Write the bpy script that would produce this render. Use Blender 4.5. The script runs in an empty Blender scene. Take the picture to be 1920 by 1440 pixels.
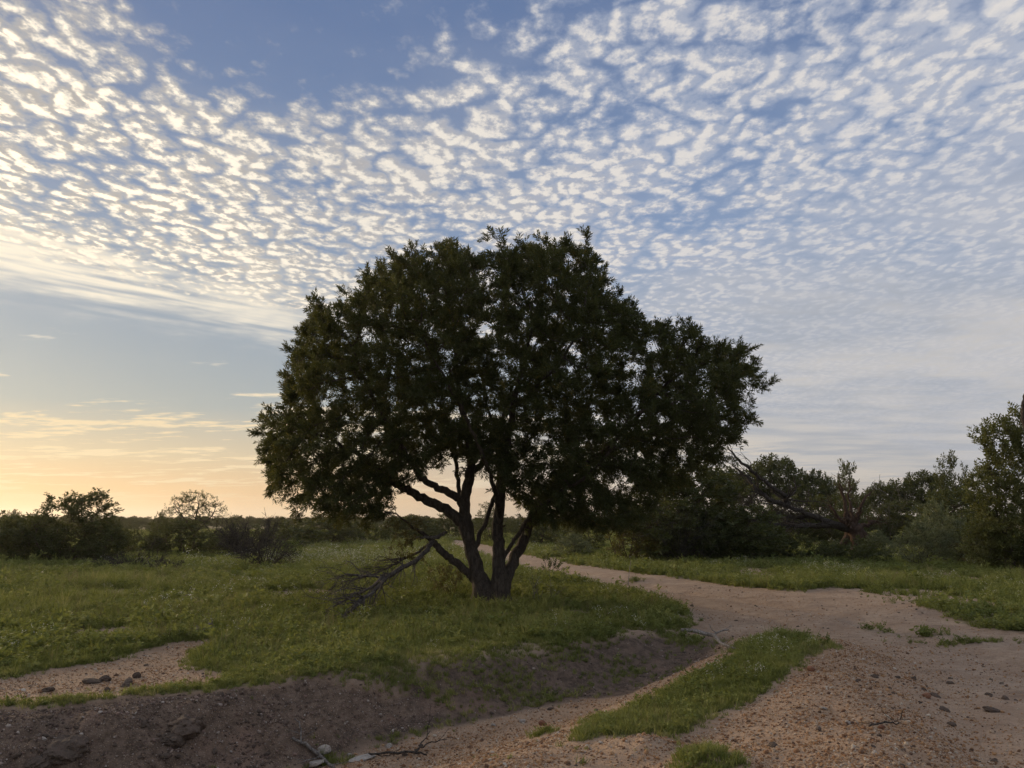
import bpy, bmesh, math, random
import numpy as np
from mathutils import Vector, Matrix

R = math.radians
sc = bpy.context.scene
COL = sc.collection

# ------------------------------------------------------------------ camera
FPX, PITCH, EYE = 1500.0, R(9.65), 1.8          # focal length in pixels of a 1920 px frame
cam = bpy.data.cameras.new('camera')
cam_ob = bpy.data.objects.new('camera', cam)
COL.objects.link(cam_ob)
cam.sensor_width = 36
cam.lens = 36 * FPX / 1920
cam.clip_start, cam.clip_end = 0.05, 60000
cam_ob.location = (0, 0, EYE)
cam_ob.rotation_euler = (R(90) + PITCH, 0, 0)
sc.camera = cam_ob

# ------------------------------------------------------------------ world
SUN_AZ, SUN_EL = R(-46), R(11)                     # azimuth from the view axis, to the left
SUN_DIR = (math.sin(SUN_AZ) * math.cos(SUN_EL), math.cos(SUN_AZ) * math.cos(SUN_EL), math.sin(SUN_EL))
world = bpy.data.worlds.new('World')
sc.world = world
world.use_nodes = True


class X:
    """scalar/vector socket with operators, for writing shader maths as formulas"""
    nt = None

    def __init__(s, sock): s.s = sock

    @staticmethod
    def m(op, *a, clamp=False):
        n = X.nt.nodes.new('ShaderNodeMath'); n.operation = op; n.use_clamp = clamp
        for i, v in enumerate(a):
            if isinstance(v, X): X.nt.links.new(v.s, n.inputs[i])
            else: n.inputs[i].default_value = v
        return X(n.outputs[0])

    def __add__(s, o): return X.m('ADD', s, o)
    def __radd__(s, o): return X.m('ADD', o, s)
    def __sub__(s, o): return X.m('SUBTRACT', s, o)
    def __rsub__(s, o): return X.m('SUBTRACT', o, s)
    def __mul__(s, o): return X.m('MULTIPLY', s, o)
    def __rmul__(s, o): return X.m('MULTIPLY', o, s)
    def __truediv__(s, o): return X.m('DIVIDE', s, o)
    def __rtruediv__(s, o): return X.m('DIVIDE', o, s)
    def __neg__(s): return X.m('MULTIPLY', s, -1.0)
    def clamp(s): return X.m('ADD', s, 0.0, clamp=True)
    def sqrt(s): return X.m('SQRT', s)
    def pow(s, e): return X.m('POWER', s, e)
    def exp(s): return X.m('EXPONENT', s)
    def max(s, o): return X.m('MAXIMUM', s, o)
    def min(s, o): return X.m('MINIMUM', s, o)


def sstep(a, b, x):
    n = X.nt.nodes.new('ShaderNodeMapRange'); n.interpolation_type = 'SMOOTHSTEP'; n.clamp = True
    X.nt.links.new(x.s, n.inputs[0])
    n.inputs[1].default_value = a; n.inputs[2].default_value = b
    return X(n.outputs[0])


def vec(x, y, z=0.0):
    n = X.nt.nodes.new('ShaderNodeCombineXYZ')
    for i, v in enumerate((x, y, z)):
        if isinstance(v, X): X.nt.links.new(v.s, n.inputs[i])
        else: n.inputs[i].default_value = v
    return X(n.outputs[0])


def noise(v, scale=1.0, detail=3.0, rough=0.55, dim='2D', dist=0.0, out=0):
    n = X.nt.nodes.new('ShaderNodeTexNoise'); n.noise_dimensions = dim
    X.nt.links.new(v.s, n.inputs['Vector'])
    n.inputs['Scale'].default_value = scale; n.inputs['Detail'].default_value = detail
    n.inputs['Roughness'].default_value = rough; n.inputs['Distortion'].default_value = dist
    return X(n.outputs[out])


def voro(v, scale=1.0, feature='F1', dim='2D', smooth=0.3, out='Distance', rand=1.0):
    n = X.nt.nodes.new('ShaderNodeTexVoronoi'); n.voronoi_dimensions = dim; n.feature = feature
    X.nt.links.new(v.s, n.inputs['Vector'])
    n.inputs['Scale'].default_value = scale
    n.inputs['Randomness'].default_value = rand
    if feature == 'SMOOTH_F1': n.inputs['Smoothness'].default_value = smooth
    return X(n.outputs[out])


def sep(v):
    n = X.nt.nodes.new('ShaderNodeSeparateXYZ'); X.nt.links.new(v.s, n.inputs[0])
    return X(n.outputs[0]), X(n.outputs[1]), X(n.outputs[2])


def mix(f, a, b, blend='MIX'):
    n = X.nt.nodes.new('ShaderNodeMix'); n.data_type = 'RGBA'; n.blend_type = blend; n.clamp_factor = True
    for i, v in ((0, f), (6, a), (7, b)):
        if isinstance(v, X): X.nt.links.new(v.s, n.inputs[i])
        elif i == 0: n.inputs[0].default_value = v
        else: n.inputs[i].default_value = (*v[:3], 1)
    return X(n.outputs[2])


def scalec(c, f):
    n = X.nt.nodes.new('ShaderNodeVectorMath'); n.operation = 'SCALE'
    X.nt.links.new(c.s, n.inputs[0])
    if isinstance(f, X): X.nt.links.new(f.s, n.inputs['Scale'])
    else: n.inputs['Scale'].default_value = f
    return X(n.outputs[0])


def ramp(f, stops, mode='LINEAR'):
    n = X.nt.nodes.new('ShaderNodeValToRGB'); n.color_ramp.interpolation = mode
    e = n.color_ramp.elements
    while len(e) < len(stops): e.new(0.5)
    for k, (p, c) in enumerate(stops):
        e[k].position = p; e[k].color = (*c, 1)
    X.nt.links.new(f.s, n.inputs[0])
    return X(n.outputs[0])


def lin(r, g, b):
    """sRGB 0..255 to linear"""
    f = lambda c: (c / 255) / 12.92 if c <= 10.3 else ((c / 255 + 0.055) / 1.055) ** 2.4
    return (f(r), f(g), f(b))


def build_sky():
    nt = world.node_tree
    X.nt = nt
    bg = nt.nodes['Background']
    sky = nt.nodes.new('ShaderNodeTexSky'); sky.sky_type = 'NISHITA'; sky.sun_disc = False
    sky.sun_elevation = SUN_EL; sky.sun_rotation = SUN_AZ
    sky.air_density = 1.0; sky.dust_density = 1.5; sky.ozone_density = 3.0
    tc = nt.nodes.new('ShaderNodeTexCoord')
    dx, dy, dz = sep(X(tc.outputs['Generated']))
    el = dz.max(0.0)
    # closeness to the sun: by azimuth (0..1) and by angle
    hl = (dx * dx + dy * dy).max(1e-5).sqrt()
    ca = (dx * math.sin(SUN_AZ) + dy * math.cos(SUN_AZ)) / hl
    az = sstep(0.35, 1.10, ca)
    cs = dx * SUN_DIR[0] + dy * SUN_DIR[1] + dz * SUN_DIR[2]
    near = sstep(0.55, 1.0, cs)
    # clear air: colour by height above the horizon, away from and towards the sun
    away = ramp(el, [(0.0, lin(206, 194, 182)), (0.06, lin(190, 190, 192)), (0.16, lin(168, 180, 198)),
                     (0.32, lin(134, 157, 192)), (0.55, lin(98, 122, 163)), (1.0, lin(84, 107, 148))])
    sunw = ramp(el, [(0.0, lin(246, 176, 92)), (0.035, lin(234, 184, 116)), (0.075, lin(212, 190, 150)), (0.13, lin(158, 168, 166)),
                     (0.22, lin(142, 158, 172)), (0.36, lin(122, 143, 174)), (0.55, lin(97, 121, 162)), (1.0, lin(84, 107, 148))])
    clear = mix(az, away, sunw)
    clear = mix(0.06, clear, scalec(X(sky.outputs[0]), 0.12))
    # --- cloud sheet on a curved shell, in units of its height
    RR = 400.0
    t = ((el * RR) * (el * RR) + (2 * RR + 1)).sqrt() - el * RR
    pu, pv = dx * t, dy * t
    P = vec(pu, pv)
    wu, wv = noise(P, 7.0, 1.0, 0.5), noise(vec(pv + 3.7, pu - 1.3), 7.0, 1.0, 0.5)
    u, v = pu + (wu - 0.5) * 0.115, pv + (wv - 0.5) * 0.115

    def cells(u, v):
        d = voro(vec(u * 15.5 + v * 1.5, v * 11.2 - u * 1.2), 1.0, 'F1')
        return 1.0 - d * d * 1.9

    n1 = noise(vec(pu * 1.15, pv * 0.9), 27.0, 3.0, 0.62)
    C1 = cells(u, v)
    so = 0.035
    C2 = cells(u + so * math.sin(SUN_AZ), v + so * math.cos(SUN_AZ))
    n0 = noise(P, 2.6, 3.0, 0.62)
    # where the sheet opens and ends
    gu, gv = pu + 0.40, pv - 1.38
    a1, a2 = (gu * 0.80 + gv * 0.60), (gv * 0.80 - gu * 0.60)
    gap = (-(a1 * a1 * 6.5 + a2 * a2 * 5.5)).exp()
    edge = sstep(4.55, 5.2, pv - pu + (n0 - 0.5) * 0.9)
    cov = (n0 - 0.5) * 1.15 - gap * 0.88 - edge * 0.95 + 0.045
    D = C1 * 0.52 + n1 * 0.95 + cov
    rf = sstep(-0.05, 0.75, pu / pv.max(0.1))
    alt = sstep(0.60, 1.12, D) * (1.0 - rf) + sstep(0.52, 1.42, D) * rf * 0.9
    # thin smooth cirrus band along the far edge of the sheet and streaks beyond it
    s_al = noise(vec((pu + pv) * 0.9, (pv - pu) * 4.5), 1.0, 2.0, 0.6)
    w = pv - pu - 4.85 + (n0 - 0.5) * 1.3
    band = ((-(w * w) * 3.0).exp() * sstep(0.3, -1.8, pu) * sstep(0.20, 0.62, s_al)).clamp()
    st = noise(vec(pu * 1.05 - pv * 0.10, pv * 1.7 + pu * 0.35), 1.0, 4.0, 0.64)
    st2 = noise(vec(pu * 0.22 + 7.0, pv * 0.42), 1.0, 0.0, 0.5)
    streak = sstep(0.50, 0.66, st + (st2 - 0.5) * 0.5) * sstep(5.6, 7.0, pv - pu) * 0.85
    # grey veil low on the side away from the sun
    side = sstep(-0.12, 0.42, pu / pv.max(0.1))
    vn = noise(vec(pu * 0.55 + pv * 0.2, pv * 1.0 - pu * 0.2), 1.0, 3.0, 0.58)
    veil = sstep(2.0, 4.4, pv + pu * 0.35 + (vn - 0.5) * 2.0) * side * sstep(0.0, 0.09, el)
    thin = sstep(0.30, 0.92, D) * 0.50 + sstep(0.3, 0.7, n0) * 0.30 * (1.0 - edge) * (1.0 - gap) * (0.45 + rf * 0.75)
    # cloud light: brighter and yellower towards the sun, shaded on the side away from it
    lit = sstep(-0.34, 0.40, (C1 - C2) * 0.85 + (n1 - 0.5) * 1.5 + (D - 1.0) * 0.35)
    bright = mix(near, lin(230, 224, 218), (1.0, 0.91, 0.76))
    bright = mix(sstep(0.82, 0.97, cs), bright, (1.35, 1.2, 0.95))
    shade = mix(near, lin(166, 173, 190), lin(178, 172, 166))
    ccol = mix(lit, shade, bright)
    low = sstep(0.05, 0.2, el)
    ccol = mix(low * 0.5 + 0.5, mix(az, lin(205, 198, 190), lin(250, 214, 150)), ccol)
    vcol = mix(sstep(0.36, 0.66, vn), mix(near, lin(170, 175, 184), lin(200, 190, 170)), mix(near, lin(206, 201, 196), lin(235, 220, 190)))
    c = mix(veil * 0.85, clear, vcol)
    c = mix(thin * (1.0 - veil * 0.6), c, mix(near, lin(186, 192, 206), lin(218, 207, 188)))
    c = mix(alt * (1.0 - veil * 0.75) * sstep(0.03, 0.12, el) * 0.94, c, ccol)
    c = mix((band.max(streak)).clamp() * sstep(0.01, 0.05, el), c, mix(sstep(0.22, 0.10, el), mix(near, lin(222, 216, 208), lin(255, 244, 222)), mix(az, lin(214, 206, 196), lin(250, 226, 180))))
    # below the horizon: the dim plain
    c = mix(sstep(0.0, -0.03, dz), c, (0.05, 0.045, 0.03))
    nt.links.new(scalec(c, 10.0).s, bg.inputs[0])
    bg.inputs[1].default_value = 0.1


build_sky()
world.cycles.sampling_method = 'MANUAL'
world.cycles.sample_map_resolution = 512

# ------------------------------------------------------------------ sun (veiled by cloud, low on the left)
sun = bpy.data.lights.new('sun', 'SUN')
sun_ob = bpy.data.objects.new('sun', sun)
COL.objects.link(sun_ob)
sun.energy, sun.angle, sun.color = 3.2, R(26), (1.0, 0.75, 0.45)
sun_ob.rotation_euler = Vector(SUN_DIR).to_track_quat('Z', 'Y').to_euler()

vs = sc.view_settings
vs.view_transform, vs.look, vs.exposure, vs.gamma = 'Standard', 'None', 0.0, 1.0
vs.use_curve_mapping = False

cy = sc.cycles
cy.max_bounces, cy.diffuse_bounces, cy.glossy_bounces, cy.transmission_bounces, cy.volume_bounces = 4, 3, 1, 2, 0
cy.adaptive_threshold = 0.025

# ------------------------------------------------------------------ helpers
CT, ST = math.cos(PITCH), math.sin(PITCH)


def at(px, py, Y):
    """point at distance Y ahead that the photograph shows at (px, py)"""
    x, u = (px - 960) / FPX, (720 - py) / FPX
    k = Y / (CT - ST * u)
    return np.array([x * k, Y, EYE + (ST + CT * u) * k])


def hsh(ix, iy, seed):
    h = (ix.astype(np.int64) * 374761393 + iy.astype(np.int64) * 668265263 + seed * 974711) & 0xFFFFFFFF
    h = ((h ^ (h >> 13)) * 1274126177) & 0xFFFFFFFF
    return ((h ^ (h >> 16)) & 0xFFFF) / 65535.0


def vnoise(x, y, seed=0):
    x0, y0 = np.floor(x), np.floor(y)
    fx, fy = x - x0, y - y0
    fx, fy = fx * fx * (3 - 2 * fx), fy * fy * (3 - 2 * fy)
    a, b = hsh(x0, y0, seed), hsh(x0 + 1, y0, seed)
    c, d = hsh(x0, y0 + 1, seed), hsh(x0 + 1, y0 + 1, seed)
    return (a + (b - a) * fx) * (1 - fy) + (c + (d - c) * fx) * fy


def fbm(x, y, f, o=3, seed=0):
    s, a, t = 0.0, 1.0, 0.0
    for k in range(o):
        s = s + a * (vnoise(x * f + 17.3 * k, y * f - 9.1 * k, seed + k) - 0.5); t += a
        a *= 0.5; f *= 2.03
    return s / t * 2          # about -1..1


def smooth(a, b, x):
    t = np.clip((x - a) / (b - a), 0, 1)
    return t * t * (3 - 2 * t)


def poly_dist(P, x, y, vals=None, closed=False):
    """distance to a polyline, the side it lies on, and values carried along it"""
    P = np.asarray(P, float)
    n = len(P)
    best = np.full(x.shape, 1e18); side = np.zeros(x.shape)
    out = None if vals is None else np.zeros(x.shape + (vals.shape[1],))
    for i in range(n if closed else n - 1):
        a, b = P[i, :2], P[(i + 1) % n, :2]
        d = b - a
        t = np.clip(((x - a[0]) * d[0] + (y - a[1]) * d[1]) / max(d @ d, 1e-9), 0, 1)
        ex, ey = x - a[0] - t * d[0], y - a[1] - t * d[1]
        q = ex * ex + ey * ey
        m = q < best
        best = np.where(m, q, best)
        side = np.where(m, np.sign(d[0] * ey - d[1] * ex), side)
        if out is not None:
            v = vals[i] + t[..., None] * (vals[(i + 1) % n] - vals[i])
            out = np.where(m[..., None], v, out)
    return np.sqrt(best), side, out


def inside(P, x, y):
    P = np.asarray(P, float)
    r = np.zeros(x.shape, bool)
    for i in range(len(P)):
        x1, y1 = P[i, :2]; x2, y2 = P[i - 1, :2]
        if y1 == y2: continue
        c = ((y1 > y) != (y2 > y)) & (x < (x2 - x1) * (y - y1) / (y2 - y1) + x1)
        r ^= c
    return r


def area(P, x, y, soft):
    """1 well inside the outline, 0 well outside"""
    d, _, _ = poly_dist(P, x, y, closed=True)
    sd = np.where(inside(P, x, y), d, -d)
    return smooth(-soft, soft, sd)


def flat(px, py, z=0.0):
    x, u = (px - 960) / FPX, (720 - py) / FPX
    k = (z - EYE) / (ST + CT * u)
    return np.array([x * k, (CT - ST * u) * k])


# ------------------------------------------------------------------ terrain heights
DITCH = np.array([[*flat(1370, 1172, 0.0), 0.02, 0.8, 0.7], [*flat(1300, 1212, -.16), 0.20, 1.0, 0.8],
                  [*flat(1180, 1262, -.3), 0.36, 1.35, 1.5], [*flat(1010, 1322, -.45), 0.50, 1.45, 2.3],
                  [*flat(820, 1372, -.52), 0.58, 1.45, 2.8], [*flat(600, 1432, -.58), 0.62, 1.5, 3.0],
                  [*flat(300, 1530, -.6), 0.66, 1.6, 3.0], [*flat(-250, 1640, -.6), 0.66, 1.7, 3.0],
                  [-8.5, 5.4, 0.6, 1.7, 1.5]])
MOUND = np.array([flat(1545, 1222), flat(1530, 1290), flat(1600, 1380), flat(1700, 1560)])
ROAD = np.array([[*flat(862, 1017)], [*flat(905, 1036)], [*flat(985, 1062)], [*flat(1120, 1085)], [*flat(1300, 1118)],
                 [*flat(1500, 1150)], [*flat(1720, 1210)], [*flat(1900, 1290)], [*flat(2050, 1420)], [*flat(2200, 1650)], [6.5, 1.0], [8.0, -14.0]])


def height(x, y):
    x, y = np.asarray(x, float), np.asarray(y, float)
    r = np.hypot(x, y)
    far = smooth(22, 70, r) * (1 - smooth(1500, 5000, r))
    z = 0.22 * fbm(x, y, 0.025, 3, 5) * far + 0.055 * fbm(x, y, 0.22, 3, 11) * (1 - smooth(80, 300, r))
    near = 1 - smooth(30, 60, r)
    z = z + near * (0.022 * fbm(x, y, 1.1, 3, 21) + 0.010 * fbm(x, y, 5.0, 3, 31))
    d, s, v = poly_dist(DITCH, x, y, DITCH[:, 2:])
    fs = s < 0                                        # far bank
    wob = 1 + 0.38 * fbm(x, y, 1.0, 4, 41)
    wd = np.where(fs, v[..., 1] * wob, v[..., 2] * (1 + .12 * fbm(x, y, .8, 2, 43)))
    cut = v[..., 0] * (1 - smooth(0.12, 1.0, d / wd))
    cut = cut * (1 + 0.10 * fbm(x, y, 2.6, 3, 47))
    z = z - cut
    # crumbling cut face of the left bank
    face = smooth(0.1, 0.5, d / wd) * (1 - smooth(0.75, 1.05, d / wd)) * fs
    z = z + face * v[..., 0] * (0.20 * fbm(x, y, 2.1, 4, 51) + 0.12 * fbm(x, y, 7.0, 3, 57))
    dm, _, _ = poly_dist(MOUND, x, y)
    z = z + 0.20 * np.exp(-(dm / 0.95) ** 2) * (1 + 0.3 * fbm(x, y, 1.7, 2, 61))
    dr, rs, _ = poly_dist(ROAD, x, y)
    ob = np.exp(-(dr / 1.7) ** 2) * (1 - smooth(60, 110, r))
    z = z - 0.07 * ob
    ruts = np.exp(-((dr - 0.75) / 0.28) ** 2) * (1 - smooth(50, 90, r))
    z = z - 0.06 * ruts * (0.8 + 0.6 * fbm(x, y, 0.8, 2, 71))
    # two small soil heaps and hollows near the front
    for (hx, hy), a, q in HEAPS:
        z = z + a * np.exp(-((x - hx) ** 2 + (y - hy) ** 2) / (q * q)) * (1 + 0.5 * fbm(x, y, 5, 2, 81))
    return z


HEAPS = [(flat(1205, 1425, -.1), 0.11, 0.26), (flat(1340, 1452, 0), 0.08, 0.30), (flat(1630, 1160), -0.05, 0.5), (flat(1720, 1150), 0.09, 0.6)]


def h1(x, y): return float(height(np.array([x]), np.array([y]))[0])


def hit(px, py):
    """where the sight line through a pixel of the photograph meets the ground"""
    x, u = (px - 960) / FPX, (720 - py) / FPX
    d = np.array([x, CT - ST * u, ST + CT * u])
    t = np.geomspace(2.5, 900, 900)
    p = np.array([0, 0, EYE]) + t[:, None] * d
    below = p[:, 2] < height(p[:, 0], p[:, 1])
    k = int(np.argmax(below)) if below.any() else len(t) - 1
    lo, hi = t[max(k - 1, 0)], t[k]
    tt = np.linspace(lo, hi, 12)
    p = np.array([0, 0, EYE]) + tt[:, None] * d
    b = p[:, 2] < height(p[:, 0], p[:, 1])
    k = int(np.argmax(b)) if b.any() else 11
    return p[k].copy()


def outline(pts): return np.array([hit(*p)[:2] for p in pts])


BARE_ROAD = outline([(852, 1012), (905, 1021), (960, 1034), (1010, 1048), (1060, 1058), (1130, 1066), (1200, 1077), (1290, 1089), (1380, 1102), (1450, 1108),
                     (1500, 1112), (1560, 1104), (1620, 1114), (1660, 1132), (1700, 1128), (1760, 1150), (1800, 1172), (1870, 1184), (1990, 1196), (2300, 1230), (2900, 1500),
                     (2700, 2100), (1400, 2100), (1250, 1560), (1330, 1340), (1440, 1290), (1480, 1262), (1510, 1238), (1572, 1216), (1510, 1196), (1440, 1192), (1380, 1200), (1330, 1205),
                     (1270, 1190), (1300, 1170), (1298, 1152), (1255, 1134), (1180, 1114), (1110, 1096), (1050, 1083), (985, 1070), (930, 1056), (880, 1038), (845, 1022)])
BARE_PATCH = outline([(405, 1200), (352, 1232), (345, 1250), (425, 1268), (410, 1282), (330, 1292), (230, 1303), (150, 1312), (0, 1322), (-250, 1345), (-300, 1300), (0, 1278), (110, 1256), (200, 1244), (250, 1228), (320, 1208)])
BANK_BARE = outline([(-300, 1345), (0, 1332), (150, 1322), (250, 1306), (400, 1299), (560, 1282), (690, 1288), (770, 1300), (830, 1330), (800, 1362), (700, 1385), (560, 1425), (300, 1520), (-300, 1600)])
BANK_SPARSE = outline([(560, 1276), (760, 1268), (960, 1240), (1120, 1208), (1240, 1190), (1345, 1210), (1335, 1256), (1245, 1298), (1115, 1334), (960, 1372), (800, 1402), (640, 1440), (560, 1430), (700, 1385), (820, 1345), (760, 1300)])
FLOOR = outline([(540, 1440), (640, 1420), (780, 1378), (940, 1345), (1080, 1316), (1200, 1292), (1290, 1250), (1350, 1225), (1400, 1230), (1330, 1262), (1240, 1302), (1180, 1334), (1100, 1372), (1075, 1396), (1230, 1380), (1400, 1330), (1500, 1400), (1500, 1600), (500, 1600)])
STRIP = outline([(1572, 1214), (1495, 1200), (1440, 1214), (1330, 1258), (1240, 1300), (1180, 1332), (1100, 1370), (1078, 1393), (1190, 1376), (1320, 1338), (1420, 1312), (1450, 1300), (1470, 1264), (1505, 1240)])
FRONT_TUFT = outline([(1270, 1418), (1330, 1408), (1400, 1432), (1420, 1470), (1250, 1470)])
WORN = outline([(770, 1205), (900, 1196), (1010, 1215), (990, 1250), (880, 1268), (760, 1262)])
WORN2 = outline([(130, 1185), (250, 1178), (262, 1190), (200, 1202), (140, 1200)])


def masks(x, y):
    wx = x + 0.10 * fbm(x, y, 1.6, 3, 101) + 0.05 * fbm(x, y, 6, 2, 103)
    wy = y + 0.16 * fbm(x, y, 1.4, 3, 102) + 0.07 * fbm(x, y, 5, 2, 104)
    r = np.hypot(x, y)
    g = np.ones(x.shape)
    s = 0.05 + 0.004 * r
    road = area(BARE_ROAD, wx, wy, 0.16)
    patch = area(BARE_PATCH, wx, wy, 0.16)
    bank = area(BANK_BARE, wx, wy, 0.10)
    sparse = area(BANK_SPARSE, wx, wy, 0.18)
    floor = area(FLOOR, wx, wy, 0.12)
    strip = area(STRIP, wx, wy, 0.08)
    tuft = area(FRONT_TUFT, wx, wy, 0.10)
    worn = area(WORN, wx, wy, 0.4) * 0.30 + area(WORN2, wx, wy, 0.2) * 0.7
    blot = smooth(-0.05, 0.45, fbm(x, y, 0.9, 3, 111))
    g = g * (1 - 0.7 * smooth(.22, .5, fbm(x, y, .4, 4, 113)) * (r < 70))
    g = g * (1 - sparse * (0.22 + 0.38 * blot)) * (1 - worn)
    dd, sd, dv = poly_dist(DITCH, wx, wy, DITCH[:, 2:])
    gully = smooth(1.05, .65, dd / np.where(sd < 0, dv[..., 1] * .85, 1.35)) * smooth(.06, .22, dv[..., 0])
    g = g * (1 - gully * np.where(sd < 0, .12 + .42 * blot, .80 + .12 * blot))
    g = g * (1 - road) * (1 - patch) * (1 - bank * 0.985) * (1 - floor * 0.97)
    g = np.maximum(g, np.maximum(strip * (0.75 + 0.25 * blot), tuft * 0.8))
    g = g * (1 - 0.75 * np.exp(-(((x + .45) / .75) ** 2 + ((y - TB[1] + .25) / .7) ** 2)))      # worn ground under the big tree
    # a few tufts standing on the road
    g = np.maximum(g, 0.5 * road * smooth(0.62, 0.75, fbm(x, y, 0.55, 3, 121)) * (1 - strip))
    for c, e in ROAD_TUFTS:
        g = np.maximum(g, 0.9 * np.exp(-(((wx - c[0]) / e[0]) ** 2 + ((wy - c[1]) / e[1]) ** 2)))
    bare = np.maximum.reduce([road, patch, floor])
    gravel = np.maximum(floor * 0.75, np.exp(-(poly_dist(MOUND, x, y)[0] / 1.25) ** 2) * 1.0) * (1 - strip) * (1 - smooth(12, 16, r))
    gravel = np.maximum(gravel, patch * 0.75)
    gravel = np.maximum(gravel, bank * 0.95)
    gravel = np.maximum(gravel, sparse * 0.25)
    gravel = np.maximum(gravel, road * (0.10 + 0.12 * smooth(0.0, .5, fbm(x, y, .7, 3, 131))))
    dark = np.clip(np.maximum(bank * 0.9 + sparse * 0.95, gully * np.where(sd < 0, .9, smooth(.8, .2, dd) * .8)), 0, 1) * (1 - floor)  # dark bank soil, plus painted shade on the slope facing away from the sun
    return g, bare, gravel, dark, road, bank


TB = hit(922, 1128)
ROAD_TUFTS = [(hit(1640, 1184)[:2], (0.55, 0.18)), (hit(1745, 1194)[:2], (0.5, 0.16)), (hit(1805, 1206)[:2], (0.7, 0.14)), (hit(1190, 1092)[:2], (0.5, 0.25)),
              (hit(1025, 1378)[:2], (0.18, 0.14)), (hit(1300, 1315)[:2], (0.2, 0.1)), (hit(1130, 1352)[:2], (0.25, 0.12)), (hit(620, 1420)[:2], (0.2, 0.15))]


# ------------------------------------------------------------------ mesh building
def link(name, data, parent=None):
    o = bpy.data.objects.new(name, data)
    COL.objects.link(o)
    if parent is not None: o.parent = parent
    return o


def mesh(name, V, F, mat=None, tint=None, smooth_shade=False):
    """mesh from arrays; F is an (n,3) or (n,4) array or a list of such arrays"""
    Fs = F if isinstance(F, list) else [F]
    Fs = [np.asarray(f, np.int32) for f in Fs if len(f)]
    me = bpy.data.meshes.new(name)
    V = np.asarray(V, np.float32)
    me.vertices.add(len(V)); me.vertices.foreach_set('co', V.ravel())
    idx = np.concatenate([f.ravel() for f in Fs])
    tot = np.concatenate([np.full(len(f), f.shape[1], np.int32) for f in Fs])
    me.loops.add(len(idx)); me.loops.foreach_set('vertex_index', idx)
    me.polygons.add(len(tot))
    me.polygons.foreach_set('loop_start', np.concatenate([[0], np.cumsum(tot)[:-1]]).astype(np.int32))
    if smooth_shade: me.polygons.foreach_set('use_smooth', np.ones(len(tot), bool))
    else: me.polygons.foreach_set('use_smooth', np.zeros(len(tot), bool))
    me.update(calc_edges=True)
    if tint is not None:
        a = me.attributes.new('tint', 'FLOAT', 'POINT'); a.data.foreach_set('value', np.asarray(tint, np.float32))
    if mat: me.materials.append(mat)
    return me


def tag(o, label=None, cat=None, group=None, kind=None):
    for k, v in (('label', label), ('category', cat), ('group', group), ('kind', kind)):
        if v: o[k] = v
    return o


class Tubes:
    def __init__(s): s.V, s.Q, s.T, s.n = [], [], [], 0

    def add(s, P, r, sides=None, rough=0.0, rng=None):
        P = np.asarray(P, float); r = np.broadcast_to(np.asarray(r, float), (len(P),))
        if len(P) < 2: return
        k = sides or (3 if r.max() < 0.012 else 4 if r.max() < 0.03 else 6 if r.max() < 0.08 else 10)
        T = np.gradient(P, axis=0)
        T /= np.linalg.norm(T, axis=1)[:, None] + 1e-9
        up = np.array([0.31, 0.17, 0.93]) if abs(T[0, 2]) < 0.9 else np.array([1.0, 0.1, 0.0])
        u = up - (T[0] @ up) * T[0]
        U = np.empty_like(T)
        for i in range(len(T)):                           # carry the frame along without twisting
            u = u - (u @ T[i]) * T[i]
            u = u / (math.sqrt(u @ u) + 1e-9)
            U[i] = u
        W = np.cross(T, U)
        a = np.arange(k) * 2 * math.pi / k
        rr = np.repeat(r[:, None], k, 1)
        if rough and rng is not None: rr = rr * (1 + rough * rng.normal(size=rr.shape))
        ring = P[:, None, :] + rr[..., None] * (np.cos(a)[None, :, None] * U[:, None, :] + np.sin(a)[None, :, None] * W[:, None, :])
        s.V.append(ring.reshape(-1, 3))
        i = np.arange(len(P) - 1)[:, None] * k + np.arange(k)[None, :]
        j = np.arange(len(P) - 1)[:, None] * k + (np.arange(k)[None, :] + 1) % k
        s.Q.append(np.stack([i, j, j + k, i + k], -1).reshape(-1, 4) + s.n)
        b = np.arange(k); m = np.arange(1, k - 1)
        last = (len(P) - 1) * k
        s.T.append(np.stack([np.full(k - 2, 0), m + 1, m], -1) + s.n)
        s.T.append(np.stack([np.full(k - 2, last), last + m, last + m + 1], -1) + s.n)
        s.n += len(P) * k

    def mesh(s, name, mat):
        return mesh(name, np.concatenate(s.V), [np.concatenate(s.Q), np.concatenate(s.T)], mat, smooth_shade=True)


def norm(v): return v / (np.linalg.norm(v, axis=-1, keepdims=True) + 1e-9)


def refine(P, r, n, wob, rng):
    """resample a coarse limb into a gently crooked one"""
    P = np.asarray(P, float); r = np.asarray(r, float)
    # Catmull-Rom
    E = np.vstack([2 * P[0] - P[1], P, 2 * P[-1] - P[-2]])
    out, rad = [], []
    for i in range(len(P) - 1):
        p0, p1, p2, p3 = E[i:i + 4]
        for t in np.arange(n) / n:
            out.append(0.5 * ((2 * p1) + (p2 - p0) * t + (2 * p0 - 5 * p1 + 4 * p2 - p3) * t * t + (3 * p1 - p0 - 3 * p2 + p3) * t ** 3))
            rad.append(r[i] + (r[i + 1] - r[i]) * t)
    out.append(P[-1]); rad.append(r[-1])
    out = np.array(out); rad = np.array(rad)
    w = rng.normal(size=out.shape) * wob; w[0] = 0
    return out + w, rad


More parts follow.
